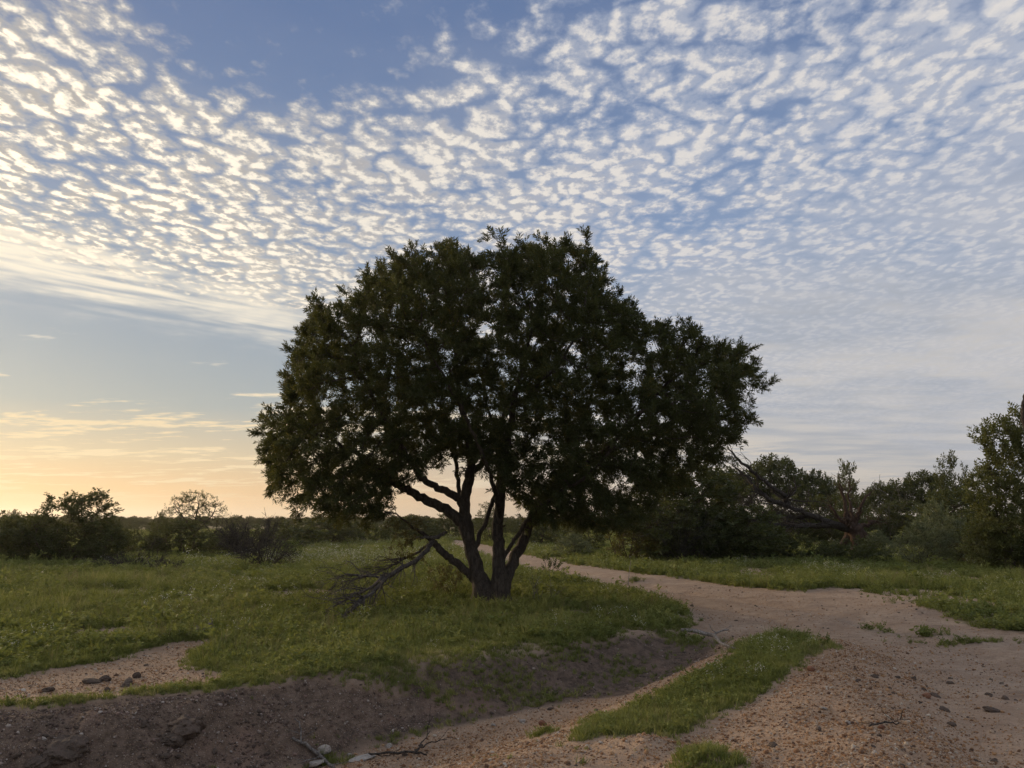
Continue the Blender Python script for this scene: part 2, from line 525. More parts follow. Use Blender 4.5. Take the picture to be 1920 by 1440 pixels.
def grow(tb, p, d, L, r, depth, rng, gnarl=0.35, up=0.05, kids=(3, 5), spread=0.8, shrink=0.62, tips=None, minr=0.004):
    """a dead or bare branch that wanders and forks"""
    n = max(3, int(4 + L * 1.5)); step = L / n
    P, Rr = [np.array(p, float)], [r]
    d = norm(np.array(d, float))
    for i in range(n):
        d = norm(d + rng.normal(size=3) * gnarl * 0.5 + np.array([0, 0, up]))
        P.append(P[-1] + d * step); Rr.append(max(minr, r * (1 - 0.75 * (i + 1) / n)))
    tb.add(P, Rr)
    if tips is not None and depth == 0: tips.append((P[-1], d)); tips.append((P[len(P) // 2], d))
    if depth > 0:
        for _ in range(rng.integers(kids[0], kids[1] + 1)):
            k = int(rng.uniform(0.25, 1.0) * n); k = min(k, n)
            dd = norm(norm(P[k] - P[max(k - 1, 0)] + 1e-6) + rng.normal(size=3) * spread)
            grow(tb, P[k], dd, L * shrink * rng.uniform(0.6, 1.1), max(minr, Rr[k] * 0.7), depth - 1, rng, gnarl, up, kids, spread, shrink, tips, minr)


def colonize(pos, par, A, dinf, dkill, step, rng, maxit=120, bias=(0, 0, 0), jit=0.12):
    pos = [np.array(p, float) for p in pos]; par = list(par)
    P = np.array(pos)
    best = np.full(len(A), 1e9); who = np.zeros(len(A), int)

    def upd(N, off):
        for c in range(0, len(N), 400):
            D = np.linalg.norm(A[:, None, :] - N[None, c:c + 400, :], axis=2)
            k = D.argmin(1); m = D[np.arange(len(A)), k]
            g = m < best
            best[g] = m[g]; who[g] = k[g] + c + off
    upd(P, 0)
    alive = best > dkill
    bias = np.array(bias)
    for it in range(maxit):
        sel = alive & (best < dinf)
        if not sel.any(): break
        nodes, inv = np.unique(who[sel], return_inverse=True)
        S = np.zeros((len(nodes), 3))
        np.add.at(S, inv, norm(A[sel] - P[who[sel]]))
        D = norm(norm(S) + bias + rng.normal(size=S.shape) * jit)
        N = P[nodes] + D * step
        off = len(P)
        P = np.vstack([P, N]); par.extend(nodes.tolist())
        upd(N, off)
        alive &= best > dkill
        if len(P) > 16000: break
    return P, np.array(par)


def radii(par, rt, e=2.3, floor=None):
    n = len(par); a = np.zeros(n)
    kids = np.zeros(n, int)
    for i in range(n):
        if par[i] >= 0: kids[par[i]] += 1
    for i in range(n - 1, -1, -1):
        if kids[i] == 0: a[i] += rt ** e
        if par[i] >= 0: a[par[i]] += a[i]
    r = a ** (1 / e)
    if floor is not None: r[:len(floor)] = np.where(floor > 0, floor, r[:len(floor)])
    return r, kids


def chains(P, par, r, skip=0):
    """split a branch tree into runs; nodes below 'skip' are already built elsewhere"""
    n = len(par)
    main = np.full(n, -1)
    for i in range(n):
        p = par[i]
        if p >= 0 and i >= skip and (main[p] < 0 or r[i] > r[main[p]]): main[p] = i
    for i in range(skip, n):
        p = par[i]
        if p < 0 or p < skip or main[p] != i:
            run = [] if p < 0 else [p]
            k = i
            while k >= 0: run.append(k); k = main[k]
            yield run


def leaf_quads(n, rng, L, W, spread, twig, droop=0.0, tri=False):
    """one spray: n narrow leaves set along a twig that runs along +Z; returns verts and quads"""
    V = []
    for i in range(n):
        t = (i + 0.5) / n
        z = twig * (0.15 + 0.85 * t)
        a = i * 2.4 + rng.uniform(-0.5, 0.5)
        op = spread * (1.15 - 0.6 * t) * rng.uniform(0.8, 1.2)
        d = np.array([math.cos(a) * math.sin(op), math.sin(a) * math.sin(op), math.cos(op) - droop])
        d = norm(d)
        s = norm(np.cross(d, rng.normal(size=3)))
        nn = np.cross(d, s)
        l, w = L * rng.uniform(0.7, 1.15), W * rng.uniform(0.8, 1.2)
        b = np.array([0, 0, z])
        V += [b, b + d * l * 0.45 + s * w * 0.5 + nn * w * 0.12, b + d * l - nn * w * 0.25, b + d * l * 0.45 - s * w * 0.5 + nn * w * 0.12]
    return np.array(V), np.arange(n * 4).reshape(n, 4)


def spray_cloud(protos, pos, dirs, scale, rng):
    """place sprays at pos along dirs; returns verts, quads, tint (one value per leaf)"""
    Vs, Fs, Ts, off = [], [], [], 0
    pick = rng.integers(0, len(protos), len(pos))
    D = norm(dirs)
    ref = norm(rng.normal(size=D.shape))
    Xx = norm(np.cross(D, ref)); Yy = np.cross(D, Xx)
    for k, (pv_, pf) in enumerate(protos):
        m = pick == k
        if not m.any(): continue
        M = np.stack([Xx[m], Yy[m], D[m]], -1) * scale[m][:, None, None]
        V = np.einsum('nij,vj->nvi', M, pv_) + pos[m][:, None, :]
        n, nv = V.shape[:2]
        F = pf[None] + (np.arange(n) * nv)[:, None, None] + off
        base = rng.normal(0.48, 0.14, (n, 1)) + 0.30 * fbm(pos[m][:, 0] + pos[m][:, 1] * .3, pos[m][:, 2] - pos[m][:, 1] * .4, 1.1, 2, 9)[:, None]
        t = np.clip(base + rng.normal(0, 0.14, (n, nv // 4)), 0, 1)
        Vs.append(V.reshape(-1, 3)); Fs.append(F.reshape(-1, 4)); Ts.append(np.repeat(t, 4, 1).ravel())
        off += n * nv
    return np.concatenate(Vs), np.concatenate(Fs), np.concatenate(Ts)


# ------------------------------------------------------------------ materials
def new_mat(name):
    m = bpy.data.materials.new(name); m.use_nodes = True
    nt = m.node_tree; nt.nodes.clear()
    X.nt = nt
    out = nt.nodes.new('ShaderNodeOutputMaterial')
    return m, nt, out


def principled(nt, col, rough=0.85, spec=0.2, normal=None):
    b = nt.nodes.new('ShaderNodeBsdfPrincipled')
    if isinstance(col, X): nt.links.new(col.s, b.inputs['Base Color'])
    else: b.inputs['Base Color'].default_value = (*col, 1)
    if isinstance(rough, X): nt.links.new(rough.s, b.inputs['Roughness'])
    else: b.inputs['Roughness'].default_value = rough
    b.inputs['Specular IOR Level'].default_value = spec
    if normal is not None: nt.links.new(normal, b.inputs['Normal'])
    return b


def bump(nt, h, strength=0.5, dist=0.02):
    n = nt.nodes.new('ShaderNodeBump'); n.inputs['Strength'].default_value = strength; n.inputs['Distance'].default_value = dist
    nt.links.new(h.s, n.inputs['Height'])
    return n.outputs[0]


def attr(nt, name, kind='GEOMETRY'):
    n = nt.nodes.new('ShaderNodeAttribute'); n.attribute_name = name; n.attribute_type = kind
    return X(n.outputs['Fac'])


def leaf_mat(name, stops, trans=0.35, rough=0.55, spec=0.25, source='tint'):
    m, nt, out = new_mat(name)
    f = attr(nt, 'tint')
    if source == 'inst':
        oi = nt.nodes.new('ShaderNodeObjectInfo')
        f = attr(nt, 'patch', 'INSTANCER') * 0.62 + X(oi.outputs['Random']) * 0.38 + (f - 0.5) * 0.3
    c = ramp(f, stops)
    b = principled(nt, c, rough, spec)
    t = nt.nodes.new('ShaderNodeBsdfTranslucent'); nt.links.new(mix(0.5, c, (0.18, 0.17, 0.02)).s if trans else c.s, t.inputs[0])
    x = nt.nodes.new('ShaderNodeMixShader'); x.inputs[0].default_value = trans
    nt.links.new(b.outputs[0], x.inputs[1]); nt.links.new(t.outputs[0], x.inputs[2])
    nt.links.new(x.outputs[0], out.inputs[0])
    return m


def bark_mat(name, a, b, scale=14.0):
    m, nt, out = new_mat(name)
    tc = nt.nodes.new('ShaderNodeTexCoord')
    x, y, z = sep(X(tc.outputs['Object']))
    v = vec(x * 1.0, y * 1.0, z * 0.28)
    n = noise(v, scale, 4.0, 0.6, '3D')
    cr = voro(v, scale * 1.3, 'DISTANCE_TO_EDGE', '3D')
    c = mix(sstep(0.3, 0.7, n), a, b)
    c = mix(sstep(0.10, 0.0, cr) * 0.5, c, tuple(q * 0.45 for q in a))
    p = principled(nt, c, 0.9, 0.15, bump(nt, cr.min(0.2) * 3.0 + n, 0.8, 0.02))
    nt.links.new(p.outputs[0], out.inputs[0])
    return m


M = {}
M['bark'] = bark_mat('bark', (0.046, 0.037, 0.030), (0.095, 0.078, 0.062))
M['twig'] = bark_mat('twig bark', (0.07, 0.055, 0.042), (0.12, 0.10, 0.08), 30)
M['dead'] = bark_mat('weathered dead wood', (0.11, 0.095, 0.082), (0.26, 0.235, 0.21), 20)
M['dead_dark'] = bark_mat('dark dead wood', (0.042, 0.036, 0.031), (0.092, 0.078, 0.066), 20)
M['roots'] = bark_mat('reddish root wood', (0.055, 0.038, 0.030), (0.11, 0.070, 0.050), 20)
M['bough'] = bark_mat('grey broken wood', (0.07, 0.06, 0.052), (0.16, 0.14, 0.122), 20)
M['pale_stick'] = bark_mat('bleached stick', (0.22, 0.19, 0.165), (0.42, 0.38, 0.34), 26)
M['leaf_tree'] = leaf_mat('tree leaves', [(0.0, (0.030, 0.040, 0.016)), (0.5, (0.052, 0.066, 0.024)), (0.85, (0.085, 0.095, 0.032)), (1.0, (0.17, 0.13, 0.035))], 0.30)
M['leaf_bush'] = leaf_mat('bush leaves', [(0.0, (0.030, 0.042, 0.018)), (0.5, (0.058, 0.075, 0.028)), (1.0, (0.105, 0.115, 0.042))], 0.3)
M['leaf_brown'] = leaf_mat('browned bush leaves', [(0.0, (0.055, 0.050, 0.020)), (0.5, (0.10, 0.085, 0.032)), (1.0, (0.16, 0.12, 0.045))], 0.3)
M['leaf_grey'] = leaf_mat('grey green leaves', [(0.0, (0.09, 0.11, 0.06)), (0.5, (0.15, 0.175, 0.095)), (1.0, (0.23, 0.25, 0.14))], 0.3)
M['leaf_bright'] = leaf_mat('fresh green leaves', [(0.0, (0.06, 0.085, 0.028)), (0.5, (0.10, 0.14, 0.045)), (1.0, (0.17, 0.20, 0.075))], 0.35)
M['grass'] = leaf_mat('grass blades', [(0.0, (0.072, 0.098, 0.028)), (0.35, (0.165, 0.205, 0.058)), (0.7, (0.29, 0.30, 0.100)), (1.0, (0.45, 0.40, 0.18))], 0.45, 0.6, 0.2, 'inst')
M['leaf_edge'] = leaf_mat('olive bush leaves', [(0.0, (0.05, 0.06, 0.022)), (0.5, (0.105, 0.118, 0.040)), (0.85, (0.17, 0.18, 0.065)), (1.0, (0.26, 0.26, 0.11))], 0.4)
M['forb'] = leaf_mat('meadow herb leaves', [(0.0, (0.080, 0.11, 0.034)), (0.5, (0.19, 0.23, 0.066)), (1.0, (0.36, 0.37, 0.13))], 0.45, 0.6, 0.2, 'inst')
M['flower'] = leaf_mat('small pale flowers', [(0.0, (0.55, 0.53, 0.42)), (1.0, (0.72, 0.70, 0.60))], 0.2, 0.7, 0.1)
M['straw'] = leaf_mat('dry stalks', [(0.0, (0.18, 0.14, 0.075)), (1.0, (0.34, 0.27, 0.15))], 0.2, 0.7, 0.1, 'inst')


def ground_mat():
    m, nt, out = new_mat('veld soil and turf')
    geo = nt.nodes.new('ShaderNodeNewGeometry')
    P = X(geo.outputs['Position'])
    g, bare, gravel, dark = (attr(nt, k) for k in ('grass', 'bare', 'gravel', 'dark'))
    n1 = noise(P, 1.3, 4.0, 0.6, '3D')
    n2 = noise(P, 9.0, 4.0, 0.65, '3D')
    n3 = noise(P, 60.0, 3.0, 0.65, '3D')
    soil = mix(sstep(0.3, 0.7, n1), (0.34, 0.246, 0.178), (0.45, 0.343, 0.255))
    soil = mix(sstep(0.42, 0.75, n2) * 0.6, soil, (0.20, 0.138, 0.10))
    red = mix(sstep(0.35, 0.7, n2), (0.40, 0.250, 0.150), (0.50, 0.350, 0.230))
    soil = mix(gravel * 0.75, soil, red)
    shaded_soil = mix(sstep(0.35, 0.65, n2), (0.075, 0.056, 0.044), (0.165, 0.120, 0.092))  # dark soil colour with the bank's shade painted into it
    shaded_soil = mix(sstep(0.55, 0.75, n1), shaded_soil, (0.21, 0.14, 0.105))
    soil = mix(dark, soil, shaded_soil)
    # packed, streaky and darker stretches of the worn soil
    px_, py_, pz_ = sep(P)
    lane = noise(vec(px_ * 0.8 + py_ * 0.5, py_ * 1.6 - px_ * 0.5, pz_), 1.6, 4.0, 0.65, '3D')
    soil = mix(sstep(0.50, 0.72, lane) * bare * 0.42, soil, (0.17, 0.118, 0.085))
    grit = noise(P, 26.0, 3.0, 0.7, '3D')
    soil = mix(sstep(0.58, 0.72, grit) * 0.55, soil, (0.14, 0.098, 0.072))
    # little stones drawn from a cell pattern, coloured singly
    v1 = nt.nodes.new('ShaderNodeTexVoronoi'); v1.voronoi_dimensions = '3D'; v1.inputs['Scale'].default_value = 55
    nt.links.new(P.s, v1.inputs['Vector'])
    rnd, _, _ = sep(X(v1.outputs['Color']))
    peb = sstep(0.42, 0.30, X(v1.outputs['Distance'])) * sstep(0.45, 0.55, rnd) * (gravel * 0.8 + bare * 0.35).clamp()
    soil = mix(peb * 0.7, soil, ramp(rnd, [(0.4, (0.30, 0.20, 0.14)), (0.7, (0.44, 0.30, 0.19)), (1.0, (0.5, 0.42, 0.34))]))
    turf = mix(sstep(0.3, 0.7, n1), (0.10, 0.098, 0.040), (0.19, 0.165, 0.075))
    turf = mix(sstep(0.5, 0.8, n3) * 0.5, turf, (0.07, 0.06, 0.035))
    col = mix(sstep(0.55, 1.1, g + (n2 - 0.5) * 0.9) * 0.85, soil, turf)
    hgt = n3 * 0.35 + n2 * 1.2 + peb * 0.6
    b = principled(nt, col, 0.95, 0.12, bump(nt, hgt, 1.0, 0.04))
    nt.links.new(b.outputs[0], out.inputs[0])
    return m


M['ground'] = ground_mat()

# ------------------------------------------------------------------ ground sheet
def build_ground():
    th = np.concatenate([np.linspace(-180, -44, 40, endpoint=False), np.linspace(-44, 44, 430, endpoint=False), np.linspace(44, 180, 40, endpoint=False)])
    th = np.radians(th)
    r = np.concatenate([np.linspace(0.4, 5.0, 14, endpoint=False), np.geomspace(5.0, 40, 300, endpoint=False), np.geomspace(40, 300, 90, endpoint=False), np.geomspace(300, 12000, 40)])
    RR, TT = np.meshgrid(r, th, indexing='ij')
    x, y = RR * np.sin(TT), RR * np.cos(TT)
    z = height(x, y)
    g, bare, gravel, dark, road, bank = masks(x, y)
    # turf stands a little above the worn soil
    z = z + 0.025 * g * (RR < 60)
    nr, ntn = RR.shape
    V = np.stack([x, y, z], -1).reshape(-1, 3)
    i = np.arange(nr - 1)[:, None] * ntn + np.arange(ntn)[None]
    j = np.arange(nr - 1)[:, None] * ntn + (np.arange(ntn)[None] + 1) % ntn
    F = np.stack([i, i + ntn, j + ntn, j], -1).reshape(-1, 4)
    V = np.vstack([V, [[0, 0, h1(0, 0)]]])
    c = np.arange(ntn)
    T = np.stack([np.full(ntn, len(V) - 1), c, (c + 1) % ntn], -1)
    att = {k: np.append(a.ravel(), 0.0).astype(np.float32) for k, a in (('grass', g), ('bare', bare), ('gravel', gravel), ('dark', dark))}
    trk = (np.append((road * (gravel < .45)).ravel(), 0) > .5)
    on = trk[F].sum(1) >= 2

    def sheet(name, faces):
        used = np.zeros(len(V), bool)
        for f in faces: used[f.ravel()] = True
        new = np.cumsum(used) - 1
        me = mesh(name, V[used], [new[f] for f in faces], M['ground'], smooth_shade=True)
        for k, a in att.items():
            t = me.attributes.new(k, 'FLOAT', 'POINT')
            t.data.foreach_set('value', a[used])
        o = link(name, me)
        o['kind'] = 'structure'
        return o
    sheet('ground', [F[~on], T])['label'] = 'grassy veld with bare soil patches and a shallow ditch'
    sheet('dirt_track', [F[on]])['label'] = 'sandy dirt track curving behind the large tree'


build_ground()

# ------------------------------------------------------------------ the large tree
TREE_Y = 17.9


def build_big_tree():
    rng = np.random.default_rng(7)
    base = hit(922, 1128)
    Y0 = base[1]
    root = link('tree', None); root.empty_display_size = 0.3
    root.location = base
    tag(root, 'large dark round-crowned tree with several stems standing beside the dirt track', 'tree')

    def q(px, py, dy=0.0): return at(px, py, Y0 + dy)
    W = lambda w: w / FPX * Y0 / 2 * WK                 # pixel width to radius
    WK = 0.64
    g0 = base - np.array([0, 0, 0.25])
    L = [  # name, points (px, py, depth offset), widths in pixels
        ('trunk', [(913, 1150, 0), (910, 1118, 0), (897, 1075, .05), (884, 1030, .1), (876, 985, .1), (871, 945, .1), (878, 905, 0), (884, 870, -.1), (880, 830, -.2), (868, 780, -.4), (860, 720, -.5), (852, 650, -.6), (850, 580, -.5)], [84, 74, 46, 40, 37, 35, 32, 27, 23, 19, 15, 11, 6]),
        ('trunk', [(938, 1148, -.05), (937, 1115, -.05), (936, 1060, -.1), (935, 1005, -.15), (936, 950, -.3), (944, 890, -.6), (952, 830, -.9), (962, 760, -1.2), (980, 690, -1.5), (1000, 600, -1.6)], [78, 68, 42, 35, 31, 27, 23, 18, 13, 7]),
        ('limb', [(942, 1108, -.05), (957, 1064, .05), (980, 1018, .3), (998, 970, .5), (1022, 928, .8), (1066, 890, 1.1), (1125, 855, 1.4), (1190, 825, 1.6), (1260, 790, 1.7), (1330, 750, 1.6)], [42, 36, 33, 31, 28, 24, 20, 16, 11, 6]),
        ('limb', [(878, 1010, .1), (862, 978, .15), (835, 955, .2), (800, 938, .3), (768, 920, .3), (738, 903, .3), (700, 872, .2), (655, 842, .0), (605, 818, -.2), (550, 800, -.3)], [36, 34, 32, 29, 26, 22, 17, 13, 9, 5]),
        ('limb', [(871, 950, .1), (852, 930, 0), (822, 914, -.2), (795, 900, -.4), (772, 868, -.7), (745, 825, -1.0), (715, 775, -1.3), (685, 715, -1.6), (660, 650, -1.6)], [28, 25, 22, 20, 18, 15, 12, 9, 5]),
        ('limb', [(892, 1088, .05), (872, 1070, .05), (848, 1050, -.1), (826, 1032, -.2), (812, 1014, -.3), (796, 1003, -.35), (770, 985, -.4), (742, 964, -.4)], [28, 25, 23, 22, 20, 12, 8, 4]),
        ('limb', [(884, 885, -.05), (902, 872, .2), (924, 842, .5), (940, 790, .9), (965, 735, 1.3), (1005, 685, 1.7), (1050, 620, 2.0)], [22, 20, 18, 15, 12, 9, 5]),
        ('limb', [(886, 1036, .1), (900, 1006, .15), (916, 962, .4), (930, 920, .9), (936, 880, 1.2), (925, 800, 1.9), (900, 700, 2.4), (880, 600, 2.5)], [16, 15, 14, 14, 13, 11, 8, 5]),
        ('limb', [(940, 1056, -.1), (956, 1026, -.2), (972, 1000, -.4), (1002, 960, -.8), (1040, 930, -1.4), (1090, 900, -2.0), (1140, 850, -2.4), (1180, 780, -2.5)], [14, 13, 13, 12, 11, 9, 7, 4]),
        ('limb', [(868, 960, .1), (858, 900, .6), (850, 850, 1.1), (820, 780, 1.7), (780, 700, 2.2), (740, 620, 2.3)], [15, 14, 12, 10, 8, 4]),
        ('limb', [(937, 975, -.2), (930, 930, -1.0), (915, 880, -1.7), (890, 820, -2.3), (850, 740, -2.7), (800, 650, -2.7)], [15, 14, 12, 10, 8, 4]),
        ('limb', [(1066, 890, 1.1), (1080, 840, 1.4), (1100, 770, 1.6), (1120, 690, 1.5), (1130, 610, 1.1), (1120, 560, .8)], [15, 13, 11, 9, 7, 4]),
        ('limb', [(960, 770, -1.1), (1000, 730, -1.9), (1050, 680, -2.3), (1090, 610, -2.3), (1100, 540, -1.6)], [11, 10, 8, 6, 4]),
        ('limb', [(1125, 855, 1.4), (1180, 800, .6), (1240, 730, .0), (1290, 690, -.2), (1330, 670, -.2)], [12, 11, 9, 7, 4]),
    ]
    nodes, par, floor = [], [], []
    allP = []
    OWNER = [None, None, 1, 0, 0, 0, 0, 0, 1, 0, 1, 1, 1, 1]
    made = []
    for (name, pts, wd), own in zip(L, OWNER):
        P = np.array([q(*p) for p in pts]); r = np.array([W(w) for w in wd]) * 0.92
        P, r = refine(P, r, 5, 0.016, rng)
        tb = Tubes()
        if name == 'trunk':                              # root flare
            f = np.exp(-np.arange(len(P)) / 3.0)
            tb.add(P, r * (1 + 0.45 * f), 16, 0.045, rng)
            for a in rng.uniform(0, 6.28, 4):
                d = np.array([math.cos(a), math.sin(a) * 0.8, 0])
                P3 = [P[2] + d * r[2] * 0.3, P[0] + d * 0.26 + [0, 0, 0.16], P[0] + d * 0.50 + [0, 0, 0.02], P[0] + d * 0.8 - [0, 0, 0.1]]
                tb.add(P3, [0.11, 0.10, 0.06, 0.02], 7)
        else:
            tb.add(P, r, 12 if r[0] > .12 else 9, 0.04, rng)
        for _ in range(2 if r[0] > 0.1 else 1):            # knots and snags
            k = rng.integers(14, len(P) - 4)
            d = norm(rng.normal(size=3))
            tb.add([P[k], P[k] + d * (r[k] + rng.uniform(.04, .16))], [r[k] * 0.3, r[k] * 0.1], 6)
        o = link(name, tb.mesh(name, M['bark']), root if own is None else made[own])
        if own is None: o.location = -base
        made.append(o)
        k0 = len(nodes)
        # nearest existing node as parent
        if nodes:
            dd = np.linalg.norm(np.array(nodes) - P[0], axis=1); p0 = int(dd.argmin())
        else: p0 = -1
        for i in range(len(P)):
            nodes.append(P[i]); par.append(p0 if i == 0 else len(nodes) - 2); floor.append(r[i])
    # crown: points to reach, inside the outline with depth
    OUT = [(478, 815), (490, 795), (520, 782), (540, 758), (522, 730), (530, 680), (548, 640), (560, 582), (610, 555), (640, 550), (665, 528), (690, 488), (735, 473), (780, 472), (800, 453),
           (845, 438), (890, 455), (930, 463), (960, 452), (1000, 445), (1035, 453), (1075, 443), (1122, 473), (1142, 508), (1162, 545), (1192, 555), (1212, 598), (1236, 590), (1270, 618), (1290, 598), (1312, 596),
           (1352, 640), (1400, 655), (1440, 686), (1412, 745), (1398, 800), (1378, 838), (1350, 880), (1300, 900), (1245, 930), (1228, 978), (1150, 1010), (1060, 1008), (985, 988), (958, 935), (955, 905), (905, 878),
           (850, 880), (800, 888), (764, 908), (745, 935), (706, 988), (640, 984), (576, 962), (512, 922), (480, 892)]
    OP = np.array([at(a, b + 9 * (b < 560), Y0) for a, b in OUT])[:, [0, 2]]
    lo, hi = OP.min(0), OP.max(0)

    def fill(n, mind, kmax=2.6, hd=3.6):
        got = []
        while sum(map(len, got)) < n:
            p = rng.uniform(lo, hi, (4000, 2))
            d, _, _ = poly_dist(OP, p[:, 0], p[:, 1], closed=True)
            ok = inside(OP, p[:, 0], p[:, 1]) & (d > mind)
            p, d = p[ok], d[ok]
            t = np.clip(d / kmax, 0, 1)
            half = hd * np.sqrt(1 - (1 - t) ** 2)
            dy = rng.uniform(-1, 1, len(p)) * half
            # keep more near the shell than in the dim middle
            keep = rng.uniform(size=len(p)) < (0.28 + 0.72 * (np.abs(dy) / (half + 0.05)) ** 2 + 0.5 * (d < 0.9))
            # the crown narrows towards its near side, so that it keeps the outline
            f = Y0 / (Y0 + dy)
            qx, qz = p[:, 0] * f, EYE + (p[:, 1] - EYE) * f
            d2, _, _ = poly_dist(OP, qx, qz, closed=True)
            keep &= inside(OP, qx, qz) & (d2 > mind)
            p3 = np.stack([p[:, 0], Y0 + dy, p[:, 1]], 1)[keep]
            got.append(p3)
        return np.concatenate(got)[:n]
    C = fill(650, 0.20)
    A = np.concatenate([C[rng.integers(0, len(C), 4200)] + rng.normal(size=(4200, 3)) * 0.23, fill(3600, 0.15)])
    # scaled about the crown's middle so that nearer boughs do not overreach the outline
    P, pr = colonize(nodes, par, A, 2.2, 0.245, 0.165, rng, 160, (0, 0, 0.05), 0.16)
    r, kids = radii(pr, 0.0055, 2.25, np.array(floor))
    n0 = len(nodes)
    tb = Tubes()
    for run in chains(P, pr, r, n0):
        rr = np.minimum(r[run], 0.075); rr[0] = min(rr[0], rr[1] * 1.15) if len(rr) > 1 else rr[0]
        tb.add(P[run], rr)
    o = link('branches', tb.mesh('branches', M['twig']), root); o.location = -base; o['kind'] = 'stuff'
    # leaf sprays on all thin wood
    ok = np.arange(len(P)) >= n0
    ok &= r < 0.0175
    idx = np.nonzero(ok)[0]
    cen = np.array([0.0, Y0, 4.6])
    rep = rng.poisson(np.where(kids[idx] == 0, 7.6, 5.0))
    idx = np.repeat(idx, rep)
    bd = norm(P[idx] - P[pr[idx]])
    out = norm(P[idx] - cen)
    D = bd * 0.7 + out * 0.45 + np.array([0, 0, 0.45]) + rng.normal(size=bd.shape) * 0.55
    low = P[idx][:, 2] < 3.4
    D[low] += np.array([0, 0, -0.45])
    pos = P[idx] - bd * rng.uniform(0, 0.15, (len(idx), 1))
    protos = [leaf_quads(rng.integers(12, 18), rng, rng.uniform(.085, .12), 0.025, rng.uniform(.8, 1.1), 0.22) for _ in range(8)]
    V, F, T = spray_cloud(protos, pos, D, rng.uniform(0.6, 1.2, len(idx)), rng)
    print('big tree', len(P), 'nodes', len(idx), 'sprays', len(F), 'leaves')
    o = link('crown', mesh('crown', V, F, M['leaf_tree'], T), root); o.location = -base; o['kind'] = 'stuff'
    # the broken bough that hangs from the low limb to the ground
    tb = Tubes()
    WK = 0.52
    e = hit(640, 1168)
    b0 = q(812, 1014, -.3)
    dep = lambda t: (Y0 - .3) + (e[1] - Y0 + .3) * t
    P1 = np.array([b0, at(800, 1032, dep(.12)), at(770, 1058, dep(.3)), at(735, 1076, dep(.5)), at(705, 1104, dep(.7)), at(668, 1138, dep(.88)), e + [0, 0, 0.10]])
    P1, r1 = refine(P1, [W(19), W(17), W(15), W(14), W(12), W(10), W(6)], 4, 0.018, rng)
    tb.add(P1, r1)
    P2 = np.array([at(806, 1018, Y0 - .35), at(778, 1040, Y0 - .3), at(745, 1055, Y0 - .2), at(715, 1068, Y0 - .1), at(680, 1082, Y0), at(640, 1093, Y0 + .1)])
    P2, r2 = refine(P2, [W(11), W(9), W(8), W(6), W(4), W(2)], 4, 0.02, rng)
    tb.add(P2, r2)
    P3, r3 = refine(np.array([at(836, 998, Y0 - .3), at(822, 1004, Y0 - .35), at(800, 1006, Y0 - .4), at(775, 1012, Y0 - .5)]), [W(11), W(16), W(9), W(4)], 4, 0.02, rng)
    tb.add(P3, r3)
    P4, r4 = refine(np.array([P1[9], at(722, 1082, dep(.55)), at(690, 1104, dep(.7)), at(655, 1122, dep(.8)), at(622, 1140, dep(.86))]), [W(11), W(10), W(8), W(6), W(4)], 4, 0.02, rng)
    P5, r5 = refine(np.array([P1[12], at(700, 1080, dep(.45)), at(660, 1078, dep(.4)), at(618, 1088, dep(.4))]), [W(10), W(8), W(6), W(3)], 4, 0.02, rng)
    tb.add(P4, r4); tb.add(P5, r5)
    for Pk, rk, n in ((P1, r1, 26), (P2, r2, 22), (P4, r4, 20), (P5, r5, 18)):
        for _ in range(n):
            k = int(rng.uniform(0.25, 1) * (len(Pk) - 2)) + 1
            d = norm(Pk[min(k + 1, len(Pk) - 1)] - Pk[k - 1]) + rng.normal(size=3) * 0.5 + np.array([-.25, 0, 0.08])
            grow(tb, Pk[k], d, rng.uniform(0.3, 0.95), min(rk[k] * 0.55, 0.018), 1, rng, 0.5, -0.05, (2, 4), 0.7, 0.6, None, 0.0045)
    o = link('broken_bough', tb.mesh('broken_bough', M['bough']), root); o.location = -base
    o['label'] = 'bare grey bough broken from the low limb, its tip resting in the grass'
    # a withered spray still hanging from that bough
    tw, fr = [], []
    for k in range(90):
        p = at(rng.uniform(735, 800), rng.uniform(965, 1040), Y0 - rng.uniform(.2, .8)) if k < 50 else at(rng.uniform(800, 870), rng.uniform(1050, 1100), Y0 + rng.uniform(-.8, .2))
        fr.append(p); tw.append(np.array([rng.normal() * .6, rng.normal() * .6, -0.7]))
    V, F, T = spray_cloud(protos, np.array(fr), np.array(tw), np.full(len(fr), 1.0), rng)
    o = link('hanging_foliage', mesh('hanging_foliage', V, F, M['leaf_brown'], T), root); o.location = -base; o['kind'] = 'stuff'
    return root


build_big_tree()

